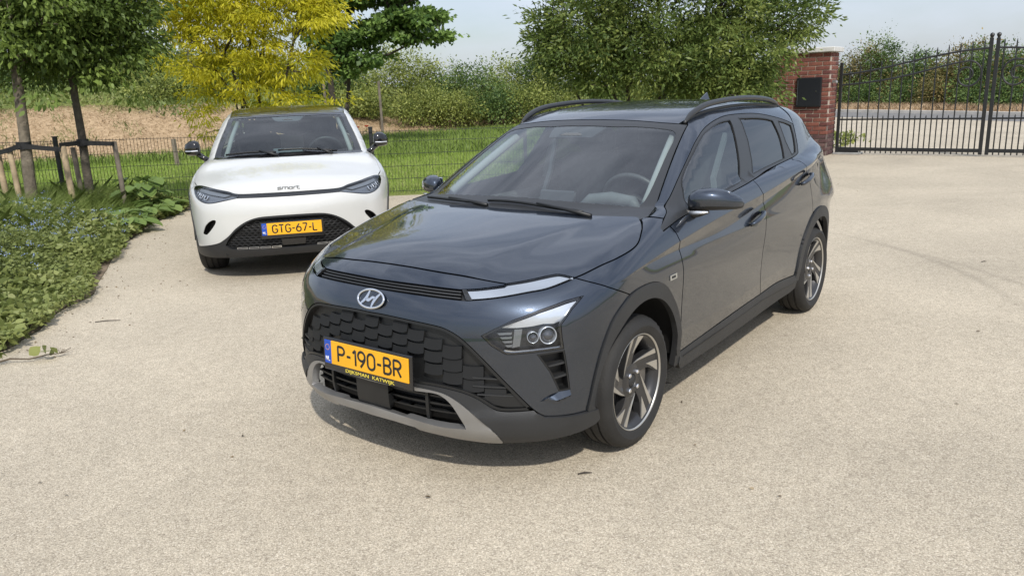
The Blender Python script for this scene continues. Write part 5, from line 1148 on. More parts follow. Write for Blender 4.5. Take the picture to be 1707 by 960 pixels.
for s in SD:
    b = MB(); b.tube([(-1.0, s*.525, 1.355), (-.7, s*.575, 1.21), (-.42, s*.62, 1.04)], .024, 6); b.build('pillar_trim', M_LINER, cb, True)
b = MB(); b.box((-.93, 0, 1.33), (.03, .22, .06), None, .015); b.build('rear_view_mirror', M_BLACK, cb)
cut(WB_, 'headliner', 'T', [(-.98, -.50), (-.93, 0), (-.98, .50), (-2.6, .46), (-2.6, -.46)], mat('headliner_dark', (.08, .08, .08), .9), cb, off=-.035, res=.12, depth=0, gap=0)
# ------------------------------------------------------------------ vegetation
def wp(px, py, y):
    """point at world distance y seen at photograph pixel (px, py)"""
    d = _f+_r2*((px-853.5)/1317.69)-_u2*((py-480)/1317.69); t = y/d.y; return np.array((d.x*t, y, CAM_H+d.z*t))
def unit(a): return a/np.maximum(np.linalg.norm(a, axis=-1, keepdims=True), 1e-9)
def leaves(P_, D_, L_, wr, rg, fold=.25, fine=False):
    """leaf-shaped folded quads pairs: two quads along a midrib"""
    n = len(P_); up = unit(rg.normal(size=(n, 3))+np.array((0, 0, .6))); s = unit(np.cross(D_, up)); nn = np.cross(s, D_)
    L = L_[:, None]; w = L*wr
    mid1 = P_+D_*L*.42-nn*L*.03; tip = P_+D_*L-nn*L*.12*rg.random((n, 1))
    l = mid1+s*w*.5+nn*w*fold*.5; r = mid1-s*w*.5+nn*w*fold*.5
    if fine:
        a1 = P_+D_*L*.18; a2 = P_+D_*L*.72-nn*L*.05; h_ = nn*w*fold*.5
        V_ = np.stack([P_, a1-s*w*.38+h_*.8, mid1-s*w*.5+h_, a2-s*w*.30+h_*.6, tip, a2+s*w*.30+h_*.6, mid1+s*w*.5+h_, a1+s*w*.38+h_*.8], 1).reshape(-1, 3); return V_, np.arange(8*n).reshape(n, 8)
    V_ = np.stack([P_, r, tip, l], 1).reshape(-1, 3); F_ = np.arange(4*n).reshape(n, 4)
    return V_, F_
def blades(P_, D_, L_, W_, rg, bend=.35):
    n = len(P_); s = unit(np.cross(D_, rg.normal(size=(n, 3)))); out = unit(D_*np.array((1, 1, 0))+rg.normal(size=(n, 3))*np.array((.5, .5, 0)))
    L = L_[:, None]; W = W_[:, None]
    a = P_-s*W*.5; b = P_+s*W*.5; m1 = P_+D_*L*.6+out*L*bend*.25; tp = P_+D_*L*.95+out*L*bend
    V_ = np.stack([a, b, m1+s*W*.35, tp, m1-s*W*.35], 1).reshape(-1, 3); F_ = np.arange(5*n).reshape(n, 5)
    return V_, F_
def leafobj(name, V_, F_, mt, rv, parent=None, **kw):
    me = mesh(name, V_, F_, mt); setrnd(me, np.clip(rv, 0, 1)); return obj(name, me, parent, **kw)
def crown(lobes, ncl, per, ll, wr, cr, droop, rg, shell=.5, flat=.6, lit=.25, fine=False, jit=.12):
    """clumps of leaves inside ellipsoid lobes -> vertices, faces, colour value, clump centres"""
    vol = np.array([l[1][0]*l[1][1]*l[1][2] for l in lobes])**.75; pk = rg.choice(len(lobes), ncl, p=vol/vol.sum())
    C = np.array([l[0] for l in lobes])[pk]; Rd = np.array([l[1] for l in lobes])[pk]
    dr = unit(rg.normal(size=(ncl, 3))); rr = shell+(1-shell)*rg.random((ncl, 1))**.7; cc = C+dr*Rd*rr*(1+jit*rg.normal(size=(ncl, 1)))
    k = np.repeat(np.arange(ncl), per); n = len(k); csz = cr*(.6+.8*rg.random(ncl))[k][:, None]
    off = rg.normal(size=(n, 3))*np.array((1, 1, flat))*csz; P_ = cc[k]+off
    D_ = unit(unit(off)*.8+dr[k]*.5+rg.normal(size=(n, 3))*.45+np.array((0, 0, -droop)))
    L_ = ll*(.6+.7*rg.random(n)); V_, F_ = leaves(P_, D_, L_, wr, rg, fine=fine)
    rv = .5+.27*rg.normal(size=ncl)[k]+.14*rg.normal(size=n)+lit*np.clip(dr[k][:, 2], -1, 1)*0
    return V_, F_, rv, cc
def limb(b, p0, p1, r0, r1, rg, sag=.0, seg=6, n=7, wob=1.):
    p0 = np.asarray(p0, float); p1 = np.asarray(p1, float); L = np.linalg.norm(p1-p0); pts = []; pert = rg.normal(size=3)*L*.07*wob
    for i in range(seg+1):
        t = i/seg; pts.append(p0+(p1-p0)*t+pert*math.sin(math.pi*t)+np.array((0, 0, 1))*L*sag*math.sin(math.pi*t)+rg.normal(size=3)*L*.010*wob*(0 < i < seg))
    b.tube(pts, [r0+(r1-r0)*(i/seg)**.8 for i in range(seg+1)], n); return pts
def barkmat(nm, c, c2=None): return mat(nm, c, .9, vary=.4, vscale=14, bump=1., bscale=45)
def tree(name, label, cat, base, fork, r0, lobes, leafm, bark, ncl, per, ll, wr, cr, droop, seed, stems=None, nlimb=26, group=None, flat=.6, shell=.5, fine=False, jit=.12):
    rg = np.random.default_rng(seed); t_ = thing(name, label, cat, tuple(base), 0, group); B0 = np.asarray(base, float)
    b = MB(); fk = np.asarray(fork, float)
    V_, F_, rv, cc = crown(lobes, ncl, per, ll, wr, cr, droop, rg, shell, flat, fine=fine, jit=jit)
    if stems is None:
        pts = limb(b, (0, 0, -.05), fk-B0, r0, r0*.72, rg, 0, 8, 10, .12); starts = [(fk-B0, r0*.66)]
        top = max(l[0][2]+l[1][2]*.4 for l in lobes); tp = np.array([np.mean([l[0][0] for l in lobes]), np.mean([l[0][1] for l in lobes]), top])-B0
        lead = limb(b, fk-B0, (fk-B0)*.5+tp*.5+np.array((0, 0, (tp-(fk-B0))[2]*.3)), r0*.66, r0*.2, rg, 0, 6, 8); starts += [(np.array(p), r0*.4) for p in lead[1:]]
    else:
        starts = []
        for (s0, s1, r) in stems:
            pts = limb(b, np.asarray(s0)-B0, np.asarray(s1)-B0, r, r*.35, rg, .02, 7, 8); starts += [(np.array(p), r*.5) for p in pts[3:]]
    autosmooth(b.build('trunk', bark, t_), 60)
    sel = rg.choice(len(cc), min(nlimb, len(cc)), replace=False); bb = MB()
    for i in sel:
        c = cc[i]-B0; ds = [np.linalg.norm(c-s)+.8*max(0, s[2]-c[2]) for s, _ in starts]; j = int(np.argmin(ds)); s, r = starts[j]
        pts = limb(bb, s, c, min(r, .03+.012*np.linalg.norm(c-s)), .006, rg, .03, 5, 5)
        for _ in range(2):
            kx = rg.integers(2, 5); e = cc[rg.integers(len(cc))]-B0; 
            if np.linalg.norm(e-np.array(pts[kx])) < 1.3: limb(bb, pts[kx], e, .010, .004, rg, .02, 4, 4)
    autosmooth(bb.build('branches', bark, t_), 60)
    leafobj('crown', V_-B0, F_, leafm, rv, t_)
    return t_
M_BARK = barkmat('bark_grey', (.16, .135, .10)); M_BARKD = barkmat('bark_dark', (.055, .045, .036))
L_YOUNG = leafmat('leaf_young_tree', (0.06, 0.10, 0.022), (0.125, 0.185, 0.04), (0.25, 0.34, 0.075), .4)
L_GOLD = leafmat('leaf_gold', (.33, .345, .02), (.56, .52, .03), (.78, .71, .07), .52)
L_MAPLE = leafmat('leaf_maple', (0.05, 0.10, 0.026), (0.12, 0.205, 0.05), (0.26, 0.38, 0.10), .38)
L_OLIVE = leafmat('leaf_olive', (0.06, 0.10, 0.025), (0.135, 0.19, 0.045), (0.28, 0.33, 0.09), .33)
L_HEDGE = leafmat('leaf_hedge', (0.11, 0.145, 0.035), (0.24, 0.285, 0.068), (0.42, 0.45, 0.13), .35)
L_HEDGD = leafmat('leaf_hedge_dark', (0.046, 0.090, 0.028), (0.109, 0.178, 0.050), (0.217, 0.295, 0.085), .3)
L_RUST = leafmat('leaf_rusty', (0.093, 0.101, 0.031), (0.202, 0.178, 0.062), (0.372, 0.279, 0.109), .3)
# --- young trees with stakes
def lob(px, py, y, rx, ry, rz): return (wp(px, py, y), (rx, ry, rz))
T1 = wp(50, 330, 11.0)*np.array((1, 1, 0)); T2 = wp(148, 318, 11.55)*np.array((1, 1, 0))
tree('young_tree', 'young leafy tree with lichen-spotted grey trunk beside the round wooden stakes', 'tree', T1, wp(26, 112, 11.05), .088, [lob(20, -60, 11.1, 1.15, 1.0, .95), lob(95, 20, 11.0, .80, .85, .75), lob(-20, 45, 11.0, .7, .8, .55), lob(30, 65, 10.9, .55, .7, .4), lob(60, -160, 11.2, 1.0, 1.0, .9)], L_YOUNG, M_BARK, 350, 66, .085, .46, .13, .5, 11, nlimb=60, fine=True, jit=.24, shell=.3)
tree('young_tree', 'young leafy tree with smooth dark trunk tied to a stake near the fence', 'tree', T2, wp(121, 135, 11.55), .068, [lob(150, 30, 11.6, .82, .8, .85), lob(100, 80, 11.5, .60, .6, .48), lob(185, 75, 11.6, .50, .6, .45), lob(205, 20, 11.6, .34, .5, .55), lob(165, -90, 11.6, .8, .8, .8), lob(75, 110, 11.45, .25, .4, .25)], L_YOUNG, mat('bark_brown', (.085, .072, .055), .9, vary=.35, vscale=14, bump=1., bscale=45), 370, 66, .08, .44, .12, .5, 12, nlimb=60, fine=True, jit=.24, shell=.3)
M_STAKE = mat('stake_wood', (.36, .28, .18), .85, vary=.3, vscale=7, bump=.5, bscale=30); M_STAKED = mat('stake_weathered', (.17, .145, .115), .9, vary=.3, vscale=7, bump=.5, bscale=30)
M_TIE = mat('tie_rubber', (.010, .010, .011), .55)
def stake(px, pyt, y, r, mt, label):
    top = wp(px, pyt, y); b = MB(); b.tube([(top[0]+.03, y, -.1), (top[0]+.015, y, top[2]*.5), (top[0], y, top[2]-.01), (top[0], y, top[2])], [r, r, r, r*.88], 12); s = autosmooth(b.build('tree_stake', mt, label=label, cat='stake', group='stakes of the young trees')); return top
S1 = stake(15, 247, 11.0, .037, M_STAKE, 'pale round wooden stake left of the lichen-spotted trunk')
S2 = stake(104, 244, 11.15, .042, M_STAKE, 'thick pale wooden stake between the two young trees holding both black ties')
S3 = stake(121, 246, 11.8, .035, M_STAKED, 'thin weathered stake just behind the thick pale stake')
S4 = stake(190, 236, 11.6, .034, M_STAKED, 'weathered grey stake at the end of the tie, nearest the white car')
S5 = stake(-6, 250, 11.2, .04, M_STAKE, 'pale wooden stake at the outer end of the tie of the lichen-spotted tree')
def tie(pts, trunk, r, label, z):
    b = MB(); 
    for i in range(len(pts)-1):
        a = Vector(pts[i]); c = Vector(pts[i+1]); d = c-a; L = d.length; M_ = d.to_track_quat('X', 'Z').to_matrix(); m = (a+c)/2
        b.box(m, (L+.03, .012, .062), M_)
    b.lathe([(r+.004, -.05), (r+.014, -.05), (r+.014, .05), (r+.004, .05), (r+.004, -.05)], Matrix.Translation((trunk[0], trunk[1], z)), 20)
    return b.build('tree_tie', M_TIE, label=label, cat='tree tie', group='black ties of the young trees')
t1 = wp(40, 243, 11.04); t2 = wp(138, 238, 11.55)
tie([(S5[0], 11.15, S5[2]-.05), (S1[0], 10.955, S1[2]-.03), (t1[0], 10.945, t1[2]), (S2[0]-.02, 11.10, S2[2]-.04)], t1, .082, 'black rubber tie strapped round the lichen-spotted trunk', t1[2])
tie([(S2[0], 11.10, S2[2]+.02), (t2[0], 11.47, t2[2]), (S4[0], 11.55, S4[2]-.03)], t2, .065, 'black rubber tie strapped round the smooth dark trunk', t2[2])
# --- golden tree
G0 = wp(430, 300, 15.3)*np.array((1, 1, 0)); G0[2] = 0
gl_ = [lob(400, -30, 15.3, 1.9, 1.5, .62), lob(330, 15, 15.1, 1.0, 1.0, .40), lob(470, 30, 15.2, 1.15, 1.0, .45), lob(300, 105, 15.0, .85, .8, .22), lob(390, 118, 14.9, 1.0, .9, .30), lob(490, 112, 15.1, .85, .8, .32), lob(400, 70, 15.0, 1.0, 1.0, .30), lob(350, 160, 14.8, .42, .4, .20), lob(500, 170, 15.0, .80, .5, .14), lob(430, 155, 14.9, .55, .5, .16), lob(338, 195, 14.7, .20, .2, .28), lob(275, 45, 15.1, .55, .6, .35), lob(535, 20, 15.3, .35, .5, .40), lob(400, -110, 15.3, 1.8, 1.5, .6)]
tree('golden_tree', 'golden yellow feathery tree standing behind the white car', 'tree', G0, wp(430, 190, 15.3), .07, gl_, L_GOLD, M_BARKD, 620, 62, .115, .24, .13, .75, 21, stems=[(G0, wp(425, 30, 15.3), .06), (G0+np.array((.1, 0, 0)), wp(450, -10, 15.4), .05), (G0-np.array((.1, 0, 0)), wp(350, 60, 15.2), .045), (G0, wp(500, 20, 15.3), .04), (G0, wp(300, 30, 15.2), .03)], nlimb=60, flat=.35)
# --- layered maple further back
M0 = wp(582, 200, 24.5); M0[2] = terrain(M0[0], M0[1])
ml = [lob(565, -30, 24.5, 1.5, 1.2, .75), lob(640, -15, 24.5, 1.5, 1.1, .40), lob(690, 30, 24.4, 1.0, .9, .22), lob(700, 62, 24.3, .85, .7, .16), lob(600, 65, 24.3, .7, .7, .2), lob(560, 90, 24.6, .55, .6, .4), lob(610, 95, 24.3, .5, .6, .2), lob(540, 40, 24.7, .5, .7, .7), lob(650, 40, 24.4, .8, .8, .2), lob(590, 118, 24.5, .35, .4, .2)]
tree('maple_tree', 'dark green layered tree with long level branches behind the golden tree', 'tree', M0, wp(580, 120, 24.5), .10, ml, L_MAPLE, M_BARKD, 460, 42, .15, .8, .16, .25, 31, stems=[(M0, wp(585, 20, 24.5), .13), (M0-np.array((.35, 0, 0)), wp(552, 15, 24.6), .10), (wp(578, 130, 24.5), wp(735, 62, 24.3), .05), (wp(580, 90, 24.5), wp(690, 0, 24.5), .05), (wp(575, 140, 24.5), wp(640, 95, 24.4), .04), (wp(570, 100, 24.5), wp(520, 20, 24.6), .05)], nlimb=50, flat=.30)
# --- big multi-stemmed tree by the pillar
R0 = wp(1078, 250, 15.7)*np.array((1, 1, 0))
rl = [lob(1110, 10, 15.7, 2.3, 1.6, 1.25), lob(965, 55, 15.5, .95, 1.0, .85), lob(1225, 75, 15.4, 1.10, 1.1, .80), lob(1325, 30, 15.4, .55, .7, .50), lob(1000, 118, 15.4, .85, .8, .42), lob(1180, 135, 15.2, 1.1, .9, .42), lob(1262, 140, 15.1, .42, .6, .38), lob(905, 70, 15.5, .30, .4, .45), lob(1100, 90, 14.8, 1.2, .6, .55), lob(1110, -100, 15.7, 1.9, 1.5, 1.0)]
bs = lambda dx: R0+np.array((dx, 0, 0))
tree('multi_stem_tree', 'broad olive green multi-stemmed tree leaning over the brick pillar', 'tree', R0, R0, .07, rl, L_OLIVE, M_BARKD, 1400, 58, .10, .36, .13, .12, 41, jit=.18, stems=[(bs(-.25), wp(985, 60, 15.6), .05), (bs(-.1), wp(1040, 20, 15.7), .06), (bs(0), wp(1120, 10, 15.7), .075), (bs(.15), wp(1190, 30, 15.6), .06), (bs(.25), wp(1280, 70, 15.4), .05), (bs(-.2), wp(930, 80, 15.5), .035), (bs(.1), wp(1090, -60, 15.8), .06)], nlimb=90)
# --- hedge shrubs on the bank
def shrub(px, pyt, y, rx, leafm, label, group, seed, n=70, per=34, ll=.15, wr=.5, twigs=6, cat='shrub', name='hedge_shrub'):
    rg = np.random.default_rng(seed); top = wp(px, pyt-7, y); zb = float(terrain(top[0], y)); h = max(.8, (top[2]-zb)*(1.06+.16*rg.random())); B0 = np.array((top[0], y, zb)); t_ = thing(name, label, cat, tuple(B0), 0, group)
    lobes = [(np.array((0, 0, h*.48)), (rx, rx*.8, h*.50))]+[(np.array((rg.uniform(-.6, .6)*rx, rg.uniform(-.5, .2)*rx, h*rg.uniform(.25, .75))), (rx*rg.uniform(.4, .7), rx*.5, h*rg.uniform(.2, .33))) for _ in range(5)]
    V_, F_, rv, cc = crown(lobes, n, per, ll, wr, .22, .15, rg, .55, .8)
    # a few upright shoots above the outline
    k = 9; sx = rg.uniform(-.8, .8, k)*rx; st = []; m = 14
    P_ = np.concatenate([np.stack([np.full(m, sx[i])+rg.normal(size=m)*.06, rg.normal(size=m)*.1, h*.72+np.linspace(0, h*rg.uniform(.2, .42), m)], -1) for i in range(k)]); D_ = unit(rg.normal(size=P_.shape)+np.array((0, 0, .8)))
    v2, f2 = leaves(P_, D_, ll*.6*(.6+.6*rg.random(len(P_))), wr, rg); f2 = f2+len(V_); V_ = np.concatenate([V_, v2]); F_ = np.concatenate([F_, f2]); rv = np.concatenate([rv, .6+.15*rg.normal(size=len(P_))])
    zmin = 0.02; V_[:, 2] = np.maximum(V_[:, 2], zmin)
    b = MB()
    for i in range(twigs): limb(b, (rg.normal()*.1, rg.normal()*.1, -.03), cc[rg.integers(len(cc))], .03, .008, rg, .02, 4, 5)
    b.build('stems', M_BARKD, t_); leafobj('foliage', V_, F_, leafm, rv, t_)
hg = 'shrubs of the hedge on the bank'
HL = {0: (L_HEDGE, 'light green hedge shrub on the bank '), 1: (L_HEDGD, 'darker green hedge shrub on the bank ')}
def near(px): return 'behind the young staked trees' if px < 240 else 'behind the golden tree' if px < 540 else 'between the golden tree and the multi-stemmed tree' if px < 900 else 'behind the multi-stemmed tree'
sd = 100
for px, pyt, y, rx, k in [(-20, 108, 31, 1.7, 0), (55, 112, 30.5, 1.5, 1), (120, 118, 31, 1.5, 0), (190, 108, 31.5, 1.5, 0), (235, 92, 33, 1.6, 1), (290, 86, 33.5, 1.6, 0), (350, 100, 34, 1.6, 1), (420, 105, 34, 1.6, 0), (490, 118, 34.5, 1.6, 0), (550, 132, 34, 1.5, 1), (610, 122, 34.5, 1.5, 0), (668, 88, 35, 1.3, 0), (725, 118, 35.5, 1.5, 0), (775, 130, 35.5, 1.5, 1), (840, 118, 36, 1.5, 0), (890, 108, 36, 1.2, 1), (935, 86, 35, 1.3, 0), (1000, 110, 36, 1.6, 1), (1070, 112, 36, 1.7, 0), (1140, 112, 36, 1.7, 1), (1210, 115, 36, 1.7, 0), (1280, 112, 36.5, 1.7, 1)]:
    sd += 1; shrub(px, pyt, y, rx, HL[k][0], HL[k][1]+near(px), hg, sd, n=120, per=46, ll=.115)
for px, pyt, y, rx, k in [(330, 150, 30, 1.2, 1), (270, 150, 29, 1.2, 0), (600, 160, 32.5, 1.1, 0), (700, 160, 33.2, 1.1, 0), (760, 158, 33.5, 1.1, 0), (820, 160, 34, 1.1, 1), (880, 158, 34, 1.1, 0)]:
    sd += 1; shrub(px, pyt, y, rx, HL[k][0], 'low '+HL[k][1]+near(px), hg, sd, n=90, per=42, ll=.11)
fg = 'shrubs beyond the road'
FL = {0: (L_HEDGD, 'green roadside shrub across the road behind the gate'), 1: (L_RUST, 'rusty brown-green roadside shrub across the road behind the gate')}
for px, pyt, y, rx, k in [(1385, 108, 45, 1.3, 0), (1415, 112, 44, 1.2, 1), (1445, 92, 43, 1.1, 1), (1472, 78, 42, 1.0, 0), (1512, 122, 41, 1.1, 1), (1545, 102, 40, 1.0, 0), (1575, 116, 39, 1.1, 1), (1605, 94, 38, 1.0, 1), (1635, 98, 37, 1.1, 0), (1665, 98, 36, 1.0, 0), (1695, 96, 35, 1.0, 1), (1730, 96, 34, 1.1, 0), (1765, 94, 33, 1.1, 1)]:
    sd += 1; shrub(px, pyt, y, rx, FL[k][0], FL[k][1], fg, sd, n=90, per=44, ll=.125, name='roadside_shrub')
for px, pyt, y, rx, k in [(1430, 150, 41.5, .9, 0), (1500, 150, 39.5, .9, 0), (1560, 148, 37.5, .9, 1), (1625, 146, 35.5, .9, 0), (1690, 144, 33, .9, 0)]:
    sd += 1; shrub(px, pyt, y, rx, FL[k][0], 'low '+FL[k][1], fg, sd, n=60, per=40, ll=.12, name='roadside_shrub')
# distant wood on the horizon
rg = np.random.default_rng(7); n = 40000; x = rg.uniform(-95, 110, n); hh = 1.6+1.1*vnoise(x, 0*x, 6, 2)+.7*vnoise(x, 0*x, 1.7, 5); y = 96+rg.uniform(0, 9, n)+.0*x; z = hh*rg.random(n)**.8
V_, F_ = leaves(np.stack([x, y, z], -1), unit(rg.normal(size=(n, 3))), .30*(.6+.7*rg.random(n)), .6, rg); leafobj('distant_wood', V_, F_, L_HEDGD, .35+.25*vnoise(x, y, 5, 8)+.1*rg.normal(size=n), kind='stuff', label='dark wood on the horizon behind the hedge')
# posts in the hedge, behind the fence
for px, pt, pb, y, r, lbl in ((539, 138, 200, 31.0, .05, 'weathered wooden post in the hedge behind the white car roof'), (631, 136, 200, 31.0, .05, 'weathered wooden post in the hedge right of the maple trunk'), (289, 232, 262, 20.5, .06, 'short dark wooden post behind the mesh fence')):
    a = wp(px, pt, y); b = MB(); zb = float(terrain(a[0], y)); b.tube([(a[0]+.02, y, zb-.1), (a[0], y, a[2])], r, 8); b.build('wooden_post', M_STAKED, label=lbl, cat='post')
# --- grass beyond the fence
L_LAWN = leafmat('grass_lawn', (0.19, 0.29, 0.05), (0.29, 0.41, 0.075), (0.42, 0.54, 0.13), .35); L_TALL = leafmat('grass_tall', (0.13, 0.20, 0.045), (0.22, 0.31, 0.065), (0.34, 0.44, 0.11), .35)
L_STRAW = leafmat('straw', (.26, .175, .10), (.47, .345, .215), (.66, .52, .36), .2); L_WEED = leafmat('weeds', (0.093, 0.132, 0.034), (0.171, 0.225, 0.059), (0.310, 0.310, 0.124), .3)
def scatter(n, x0, x1, y0, y1, rg, keep=None):
    x = rg.uniform(x0, x1, n); y = y0+(y1-y0)*rg.random(n); k = np.ones(n, bool) if keep is None else keep(x, y); x, y = x[k], y[k]; return np.stack([x, y, terrain(x, y)], -1)
def fline(x): return np.interp(x, [p[0] for p in FEN], [p[1] for p in FEN])
rg = np.random.default_rng(51)
P_ = scatter(70000, -13, 7, 12.1, 22, rg, lambda x, y: (y > fline(x)+.12) & (y < bank_foot(x)) & ~((x > 2.6) & (y < 13.6)) & (x < 5.6+.0*y)); n = len(P_)
V_, F_ = blades(P_, unit(rg.normal(size=(n, 3))*.35+np.array((0, 0, 1))), .05+.06*rg.random(n), .007+.004*rg.random(n), rg, .3); leafobj('lawn_grass', V_, F_, L_LAWN, .5+.3*(vnoise(P_[:, 0], P_[:, 1], 1.4, 3)-.5)+.15*rg.normal(size=n), kind='stuff', label='short mown lawn grass behind the mesh fence')
P_ = scatter(90000, -18, 9, 19.5, 34, rg, lambda x, y: (y > bank_foot(x)-np.interp(x, [-9, -4, 2], [2.0, 10.5, 12.5])+.8*(vnoise(x, y, 1.2, 6)-.5)) & (y < bank_foot(x)+.5)); n = len(P_)
V_, F_ = blades(P_, unit(rg.normal(size=(n, 3))*.3+np.array((0, 0, 1))), .14+.18*rg.random(n), .012+.008*rg.random(n), rg, .35); leafobj('tall_grass', V_, F_, L_TALL, .5+.5*(vnoise(P_[:, 0], P_[:, 1], 2, 3)-.5)+.15*rg.normal(size=n), kind='stuff', label='tall green grass at the foot of the bank')
P_ = scatter(210000, -24, 9, 18, 42, rg, lambda x, y: (y > bank_foot(x)-.2) & (y < bank_foot(x)+4.4+1.2*(vnoise(x, y, 2, 4)-.5))); n = len(P_)
V_, F_ = blades(P_, unit(rg.normal(size=(n, 3))*np.array((.9, .9, .35))+np.array((0, -.3, .55))), .04+.10*rg.random(n), .008+.010*rg.random(n), rg, .22); leafobj('dry_straw', V_, F_, L_STRAW, .5+.7*(vnoise(P_[:, 0], P_[:, 1], .8, 3)-.5)+.22*rg.normal(size=n), kind='stuff', label='dry straw lying on the bank')
P_ = scatter(80000, -28, 9, 22, 46, rg, lambda x, y: (y > bank_foot(x)+3.6+2.2*(vnoise(x, y, 1.8, 14)-.5)) & (y < bank_foot(x)+12)); n = len(P_)
V_, F_ = leaves(P_+np.array((0, 0, 1))*(.05+.45*rg.random((n, 1))*vnoise(P_[:, 0], P_[:, 1], 1.3, 2)[:, None]), unit(rg.normal(size=(n, 3))+np.array((0, 0, .9))), .10+.14*rg.random(n), .35, rg); leafobj('bank_weeds', V_, F_, L_WEED, .5+.6*(vnoise(P_[:, 0], P_[:, 1], 2.2, 9)-.5)+.15*rg.normal(size=n), kind='stuff', label='green weeds growing on top of the bank')
# verge grass behind the gate and a weed at the pillar foot
a = np.array(RF); 
t = rg.random(26000)*(len(RF)-1); i = t.astype(int); f = (t-i)[:, None]; base = a[i]*(1-f)+a[i+1]*f+np.stack([.3+rg.random(len(t))*4.6, .1+rg.random(len(t))*1.6], -1); P_ = np.concatenate([base, np.full((len(t), 1), .03)], 1); n = len(P_)
V_, F_ = blades(P_, unit(rg.normal(size=(n, 3))*.4+np.array((0, 0, 1))), .12+.3*rg.random(n), .02+.012*rg.random(n), rg, .4); leafobj('verge_grass', V_, F_, L_STRAW, .5+.5*(vnoise(P_[:, 0], P_[:, 1], 1.6, 3)-.5)+.15*rg.normal(size=n), kind='stuff', label='dry grass on the verge across the road')
pw = wp(1405, 232, 18.6); n = 240; P_ = np.stack([pw[0]+rg.normal(size=n)*.22, 18.6+rg.normal(size=n)*.2, .05+.28*rg.random(n)], -1); V_, F_ = leaves(P_, unit(rg.normal(size=(n, 3))+np.array((0, 0, .8))), .10+.06*rg.random(n), .35, rg)
leafobj('weed_clump', V_, F_, L_HEDGE, .5+.2*rg.normal(size=n), label='small green weed growing behind the gate hinge', kind='stuff')
# --- planting bed
rg = np.random.default_rng(61)
def in_bed(x, y, inset_=0.):
    return x < np.interp(y, [p[1] for p in EDGE], [p[0] for p in EDGE])-inset_
L_BED = leafmat('leaf_bed', (0.10, 0.13, 0.036), (0.20, 0.24, 0.07), (0.34, 0.37, 0.13), .35); L_BIG = leafmat('leaf_broad', (0.093, 0.155, 0.039), (0.171, 0.256, 0.070), (0.264, 0.357, 0.109), .35); L_BLADE = leafmat('grass_bed', (0.10, 0.15, 0.035), (0.19, 0.26, 0.06), (0.33, 0.39, 0.12), .35)
bx, by = rg.uniform(-8.6, -3.3, 240000), 4.6+7.7*rg.random(240000)**1.1
def bh(x, y): d = np.interp(y, [p[1] for p in EDGE], [p[0] for p in EDGE])-x; return (.10+.26*sstep(0, 1.1, d))*(.45+.9*vnoise(x, y, .55, 21))
k = in_bed(bx, by, -.14+.24*vnoise(bx, by, .30, 31)) & (bx > -3.9-(by-4.6)*.62-.4)& (rg.random(len(bx)) < .75); bx, by = bx[k], by[k]; n = len(bx)
sel = rg.random(n) < .85; x, y = bx[sel], by[sel]; hh = bh(x, y); m = len(x)
P_ = np.stack([x, y, .012+hh*(.15+.85*rg.random(m)**.6)], -1); D_ = unit(rg.normal(size=(m, 3))*np.array((1, 1, .45))+np.array((.25, -.25, .12)))
V_, F_ = leaves(P_, D_, (.022+.036*rg.random(m)**1.5)*(1+.5*(vnoise(x, y, .5, 44) > .6)), .58, rg, fine=True); leafobj('ground_cover', V_, F_, L_BED, .5+.55*(vnoise(x, y, .45, 13)-.5)+.16*rg.normal(size=m), kind='stuff', label='leafy ground cover plants in the bed')
gk = (rg.random(n) < np.where(by > 9.6, .60, .22)) & in_bed(bx, by, .12); ex, ey = rg.uniform(-9, -4.7, 22000), rg.uniform(9.2, 12.15, 22000); ek = in_bed(ex, ey, .5) & (vnoise(ex, ey, .5, 19) > .28); x, y = np.concatenate([bx[gk], ex[ek]]), np.concatenate([by[gk], ey[ek]]); m = len(x)
P_ = np.stack([x, y, np.full(m, .01)], -1); hgt = np.where(y > 9.3, .26+.36*rg.random(m), .12+.22*rg.random(m))
hgt = hgt*np.clip((np.interp(y, [p[1] for p in EDGE], [p[0] for p in EDGE])-x)/1.2, .35, 1.); V_, F_ = blades(P_, unit(rg.normal(size=(m, 3))*.3+np.array((.1, -.1, 1))), hgt, .004+.004*rg.random(m), rg, .5); leafobj('bed_grass', V_, F_, L_BLADE, .5+.5*(vnoise(x, y, .7, 5)-.5)+.15*rg.normal(size=m), kind='stuff', label='tall grass in the bed below the young trees')
# thin flower stems and forget-me-nots
ed_ = np.interp(by, [p[1] for p in EDGE], [p[0] for p in EDGE])-bx; fl = (vnoise(bx, by, .62, 77) > .36) & (rg.random(n) < np.where((ed_ < 1.7) & (by < 9.8), .012, .004)) & in_bed(bx, by, .02) & (by < 10.4); x, y = bx[fl], by[fl]; m = len(x); hh = bh(x, y)+.05+.10*rg.random(m)
V_, F_ = blades(np.stack([x, y, np.full(m, .01)], -1), unit(rg.normal(size=(m, 3))*.22+np.array((.05, -.05, 1))), hh, np.full(m, .004), rg, .15); leafobj('flower_stems', V_, F_, L_BLADE, .45+.1*rg.normal(size=m), kind='stuff', label='thin stems of the small blue flowers')
top = V_.reshape(m, 5, 3)[:, 3]; q = np.repeat(np.arange(m), 7); P_ = top[q]+rg.normal(size=(len(q), 3))*np.array((.016, .016, .011)); m2 = len(P_)
nrm = unit(rg.normal(size=(m2, 3))*.6+np.array((.1, -.5, .9))); s1 = unit(np.cross(nrm, rg.normal(size=(m2, 3)))); s2_ = np.cross(nrm, s1); r_ = (.0042+.0026*rg.random(m2))[:, None]
ang = [2*math.pi*j/10 for j in range(10)]; V_ = np.stack([P_+(s1*math.cos(a_)+s2_*math.sin(a_))*r_*(1. if j % 2 == 0 else .55) for j, a_ in enumerate(ang)], 1).reshape(-1, 3); F_ = np.arange(10*m2).reshape(m2, 10)
